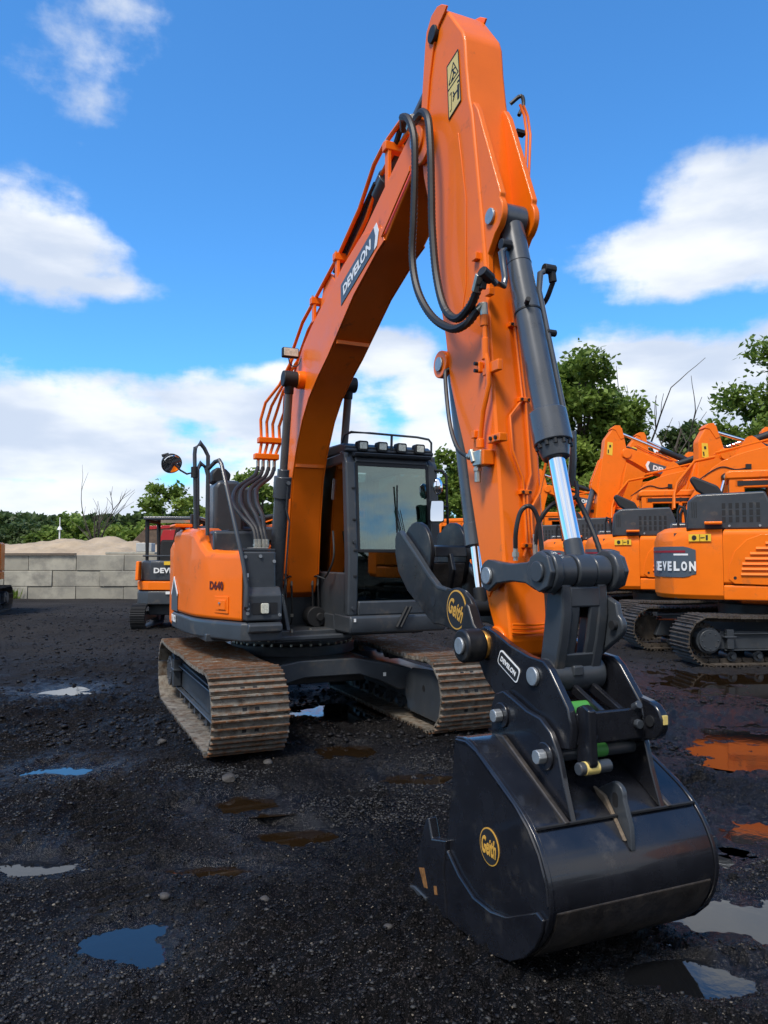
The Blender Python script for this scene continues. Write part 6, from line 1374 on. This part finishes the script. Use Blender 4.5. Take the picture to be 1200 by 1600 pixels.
def tree(label, x, y, h, rx, rz, m, seed, leaves=9000, ls=.16, clumps=46, trunk_h=None, name='leafy_tree', group=None, droop=0., ragged=.35, gap=.0, cat='tree'):
    r = np.random.RandomState(seed); root = empty(name, (x, y, -.1)); tag(root, label, cat, group)
    cz = h - rz
    C_ = []
    for i in range(clumps):
        v_ = r.randn(3); v_ /= np.linalg.norm(v_); rad = (.35 + .65 * r.rand() ** .6) * (1 + (r.rand() - .5) * ragged)
        p = np.array([v_[0] * rx * rad, v_[1] * rx * rad, cz + v_[2] * rz * rad * (1 if v_[2] > 0 else .9)]); 
        if p[2] < .4: p[2] = .4 + r.rand() * .5
        C_.append((p, (.55 + .6 * r.rand()) * rx * .30))
    tw = r.rand(clumps)
    per = np.maximum(40, (leaves * np.array([c[1] for c in C_]) ** 2 / sum(c[1] ** 2 for c in C_))).astype(int)
    L_ = []
    for (p, s), k in zip(C_, per):
        q_ = r.randn(k, 3); q_ /= np.linalg.norm(q_, axis=1)[:, None]; q_ *= (r.rand(k, 1) ** .5) * s * (1 + .5 * (r.rand(k, 1) > .85)); q_[:, 2] *= .72; L_.append(p + q_)
    P = np.concatenate(L_); c = len(P)
    n1_ = r.randn(c, 3); n1_[:, 2] = np.abs(n1_[:, 2]) + .4; n1_ /= np.linalg.norm(n1_, axis=1)[:, None]; a_ = np.cross(n1_, r.randn(c, 3)); a_ /= np.linalg.norm(a_, axis=1)[:, None]; b_ = np.cross(n1_, a_)
    s = ls * (.6 + .8 * r.rand(c, 1))
    quad = np.stack([P - a_ * s, P + b_ * s * .55, P + a_ * s, P - b_ * s * .55], 1).reshape(-1, 3).astype(np.float32)
    f = np.arange(c * 4, dtype=np.int32)
    me = bpy.data.meshes.new('crown'); me.vertices.add(c * 4); me.vertices.foreach_set('co', quad.ravel()); me.loops.add(c * 4); me.loops.foreach_set('vertex_index', f)
    me.polygons.add(c); me.polygons.foreach_set('loop_start', np.arange(0, c * 4, 4, dtype=np.int32)); me.polygons.foreach_set('loop_total', np.full(c, 4, np.int32)); me.update(); me.materials.append(m)
    link('crown', me, root)
    bm = BM(); th = trunk_h or cz; tw_ = [(0, 0, 0), (r.randn() * .1, r.randn() * .1, th * .5), (r.randn() * .2, r.randn() * .2, th), (0, 0, cz + rz * .6)]
    tube(bm, tw_, .1, 8, 3, radii=list(np.linspace(h * .028, h * .006, 10)))
    for (p, s_) in C_[::3]:
        st = Vector((0, 0, th * (.45 + .5 * r.rand()))); mid = st.lerp(Vector(p), .5) + Vector((0, 0, -.1 * rx)) * r.rand()
        tube(bm, [st, mid, Vector(p)], .05, 5, 2, radii=list(np.linspace(h * .010, h * .002, 5)))
    finish('trunk', bm, BARK, root); return root
def bare_tree(label, x, y, h, seed, lean=0., spread=.5, name='bare_tree'):
    r = random.Random(seed); root = empty(name, (x, y, -.1)); tag(root, label, 'tree')
    tb = BM()
    def br(bm, p, d, ln, rad, lev):
        pts = [p]; q_ = Vector(p); dd = Vector(d)
        for i in range(4):
            dd = (dd + Vector((r.uniform(-1, 1), r.uniform(-1, 1), r.uniform(-.3, .6))) * .14).normalized(); q_ = q_ + dd * ln / 4; pts.append(q_.copy())
        tube(bm, pts, rad, 5, radii=list(np.linspace(rad, rad * .45, 5)))
        if lev > 0:
            for k in range(r.randint(2, 4) if lev < 3 else 4):
                i = r.randint(1, 4); e = pts[i]; nd = (dd + Vector((r.uniform(-1, 1), r.uniform(-1, 1), r.uniform(-.1, .6))) * (spread + .25)).normalized()
                br(bm, e, nd, ln * r.uniform(.45, .75), rad * .5, lev - 1)
    br(tb, Vector((0, 0, 0)), Vector((lean, 0, 1)).normalized(), h * .5, h * .015, 0)
    finish('trunk', tb, BARK, root)
    top = Vector((lean * h * .45, 0, h * .42))
    for k in range(5):
        bm = BM(); a = k * 1.26 + r.random(); br(bm, top + Vector((0, 0, -k * h * .03)), Vector((math.cos(a) * spread, math.sin(a) * spread, 1)).normalized(), h * .46, h * .0105, 2); finish('limb', bm, BARK, root)
T = tree
# right: the big tree behind the bucket cylinder
T('tall broadleaf tree rising behind the bucket cylinder, right of the stick', 9.9, 38, 12.9, 3.4, 6.0, LG, 21, 38000, .155, 95, name='broadleaf_tree', ragged=.5)
T('yellow green broadleaf tree low in front of the tall one', 8.6, 36.5, 7.2, 2.9, 3.4, LG2, 22, 15000, .14, 50, name='broadleaf_tree')
T('leafy tree filling the gap right of the tall tree behind the stick heads', 13.2, 40, 7.4, 3.2, 3.5, LG, 23, 14000, .15, 50, name='broadleaf_tree')
T('broad tree whose crown enters from the right edge of the photo', 22.8, 40, 13.6, 4.4, 6.6, LG, 24, 42000, .17, 95, name='broadleaf_tree', ragged=.6)
T('dark round crowned tree left of the tree at the right edge', 19.6, 46, 10.2, 2.6, 2.6, LGD, 25, 12000, .15, 40, name='dark_tree')
T('pale green tree below the dark round crown at the right', 20.2, 42, 7.8, 3.6, 3.2, LG, 26, 14000, .15, 50, name='broadleaf_tree')
T('green tree between the dark round crown and the bare tree at the right', 17.9, 47, 9.3, 3.0, 3.6, LGD, 33, 16000, .16, 50, name='broadleaf_tree')
T('broad green tree low at the right edge behind the booms', 24.0, 45, 9.6, 4.2, 4.2, LG, 34, 18000, .17, 55, name='broadleaf_tree')
T('low green tree behind the raised booms right of the bare tree', 16.6, 43, 7.0, 2.8, 3.0, LG, 27, 12000, .15, 40, name='broadleaf_tree')
T('dense green tree seen just right of the cab', 4.7, 40, 7.6, 2.4, 3.6, LG, 28, 14000, .14, 50, name='broadleaf_tree')
T('browning tree rising above the cab mirrors', 3.2, 44, 7.4, 1.8, 3.4, LG, 29, 8000, .15, 34, name='broadleaf_tree')
T('green tree behind the boom foot hoses', -7.0, 44, 6.8, 2.3, 3.2, LG, 30, 9000, .16, 40, name='broadleaf_tree')
T('low tree seen behind the front window of the cab', -.5, 42, 5.4, 3.2, 2.6, LGD, 31, 9000, .17, 40, name='broadleaf_tree')
bare_tree('leafless grey tree standing right of the tall broadleaf tree', 15.2, 41, 10.2, 5, .02, .42)
bare_tree('leafless tree above the sand heap at the left', -16.0, 42, 5.1, 8, .05, .4)
# left: row beyond the sand
random.seed(5)
left = [(-28.5, 46, 4.9, 3.0, 2.4, LBR, 'brownish tree at the far left above the sand'), (-25.5, 50, 4.4, 2.8, 2.2, LGD, 'dark tree second from the left beyond the sand'),
        (-22.6, 50, 4.6, 2.8, 2.3, LGD, 'dark green tree behind the middle of the sand heap'), (-20.0, 48, 4.2, 2.6, 2.1, LG, 'mid green tree left of the leafless tree'),
        (-17.3, 47, 4.3, 2.4, 2.1, LG, 'green tree at the foot of the leafless tree'), (-14.4, 45, 4.7, 2.2, 2.4, LG2, 'pale green tree right of the leafless tree'),
        (-12.6, 43, 5.5, 2.3, 2.8, LG, 'bushy green tree behind the red tipper truck'), (-10.3, 42, 5.0, 2.1, 2.5, LG2, 'pale bushy tree right of the red tipper truck'), (-8.6, 46, 4.8, 2.0, 2.3, LG, 'small green tree behind the engine hood')]
for i, (x, y, h, rx, rz, m, lab) in enumerate(left):
    T(lab, x, y, h, rx, rz, m, 60 + i, 8500, .15, 40, name='bushy_tree', group='trees beyond the sand heap')
# far wood that reads as one mass
def wood(name, x0, x1, y, h, m, seed, n_=26000, ls=.35):
    r = np.random.RandomState(seed); x = x0 + (x1 - x0) * r.rand(n_); top = h * (.75 + .5 * (fbm(x * .12 + seed, x * 0 + 3.1, 4, .6) + .5)); z = top * r.rand(n_) ** .6; yy = y + r.rand(n_) * 6
    P = np.stack([x, yy, z], -1); n1_ = r.randn(n_, 3); n1_ /= np.linalg.norm(n1_, axis=1)[:, None]; a_ = np.cross(n1_, r.randn(n_, 3)); a_ /= np.linalg.norm(a_, axis=1)[:, None]; b_ = np.cross(n1_, a_); s = ls * (.5 + r.rand(n_, 1))
    quad = np.stack([P - a_ * s, P + b_ * s * .6, P + a_ * s, P - b_ * s * .6], 1).reshape(-1, 3).astype(np.float32)
    me = bpy.data.meshes.new(name); me.vertices.add(n_ * 4); me.vertices.foreach_set('co', quad.ravel()); me.loops.add(n_ * 4); me.loops.foreach_set('vertex_index', np.arange(n_ * 4, dtype=np.int32))
    me.polygons.add(n_); me.polygons.foreach_set('loop_start', np.arange(0, n_ * 4, 4, dtype=np.int32)); me.polygons.foreach_set('loop_total', np.full(n_, 4, np.int32)); me.update(); me.materials.append(m)
    o = link(name, me); tag(o, 'far-off belt of woodland closing the yard', 'woodland', kind='stuff'); return o
wood('far_woodland', -60, 75, 62, 5.2, LGD, 4, 60000, .34)
wood('far_woodland', -62, 62, -38, 6.5, LGD, 9, 9000, .8)
# weed at the foot of the wall
bm = BM(); r_ = random.Random(4)
for i in range(60):
    a = r_.uniform(0, 6.28); p = Vector((r_.gauss(0, .12), r_.gauss(0, .06), 0)); d = Vector((math.cos(a) * .35, math.sin(a) * .35, 1)).normalized() * r_.uniform(.15, .5); w = Vector((-d.y, d.x, 0)).normalized() * .03
    vs_ = [bm.verts.new(v_) for v_ in (p - w * .4, p + d * .5 - w, p + d, p + d * .5 + w)]; bm.faces.new(vs_)
o = finish('weed', bm, LG); o.location = (-14.15, 28.95, -.02); tag(o, 'small green weed growing at the foot of the block wall', 'weed')
# white post beyond the sand
bm = BM(); cyl(bm, (0, 0, 0), (0, 0, 3.0), .035, None, 8); cyl(bm, (0, 0, 3.0), (0, 0, 3.15), .12, .05, 10); cyl(bm, (0, 0, 3.15), (0, 0, 3.6), .02, None, 6); o = finish('lamp_post', bm, WHITE); o.location = (-15.6, 36.5, -.1); tag(o, 'small white post standing beyond the sand heap', 'post')
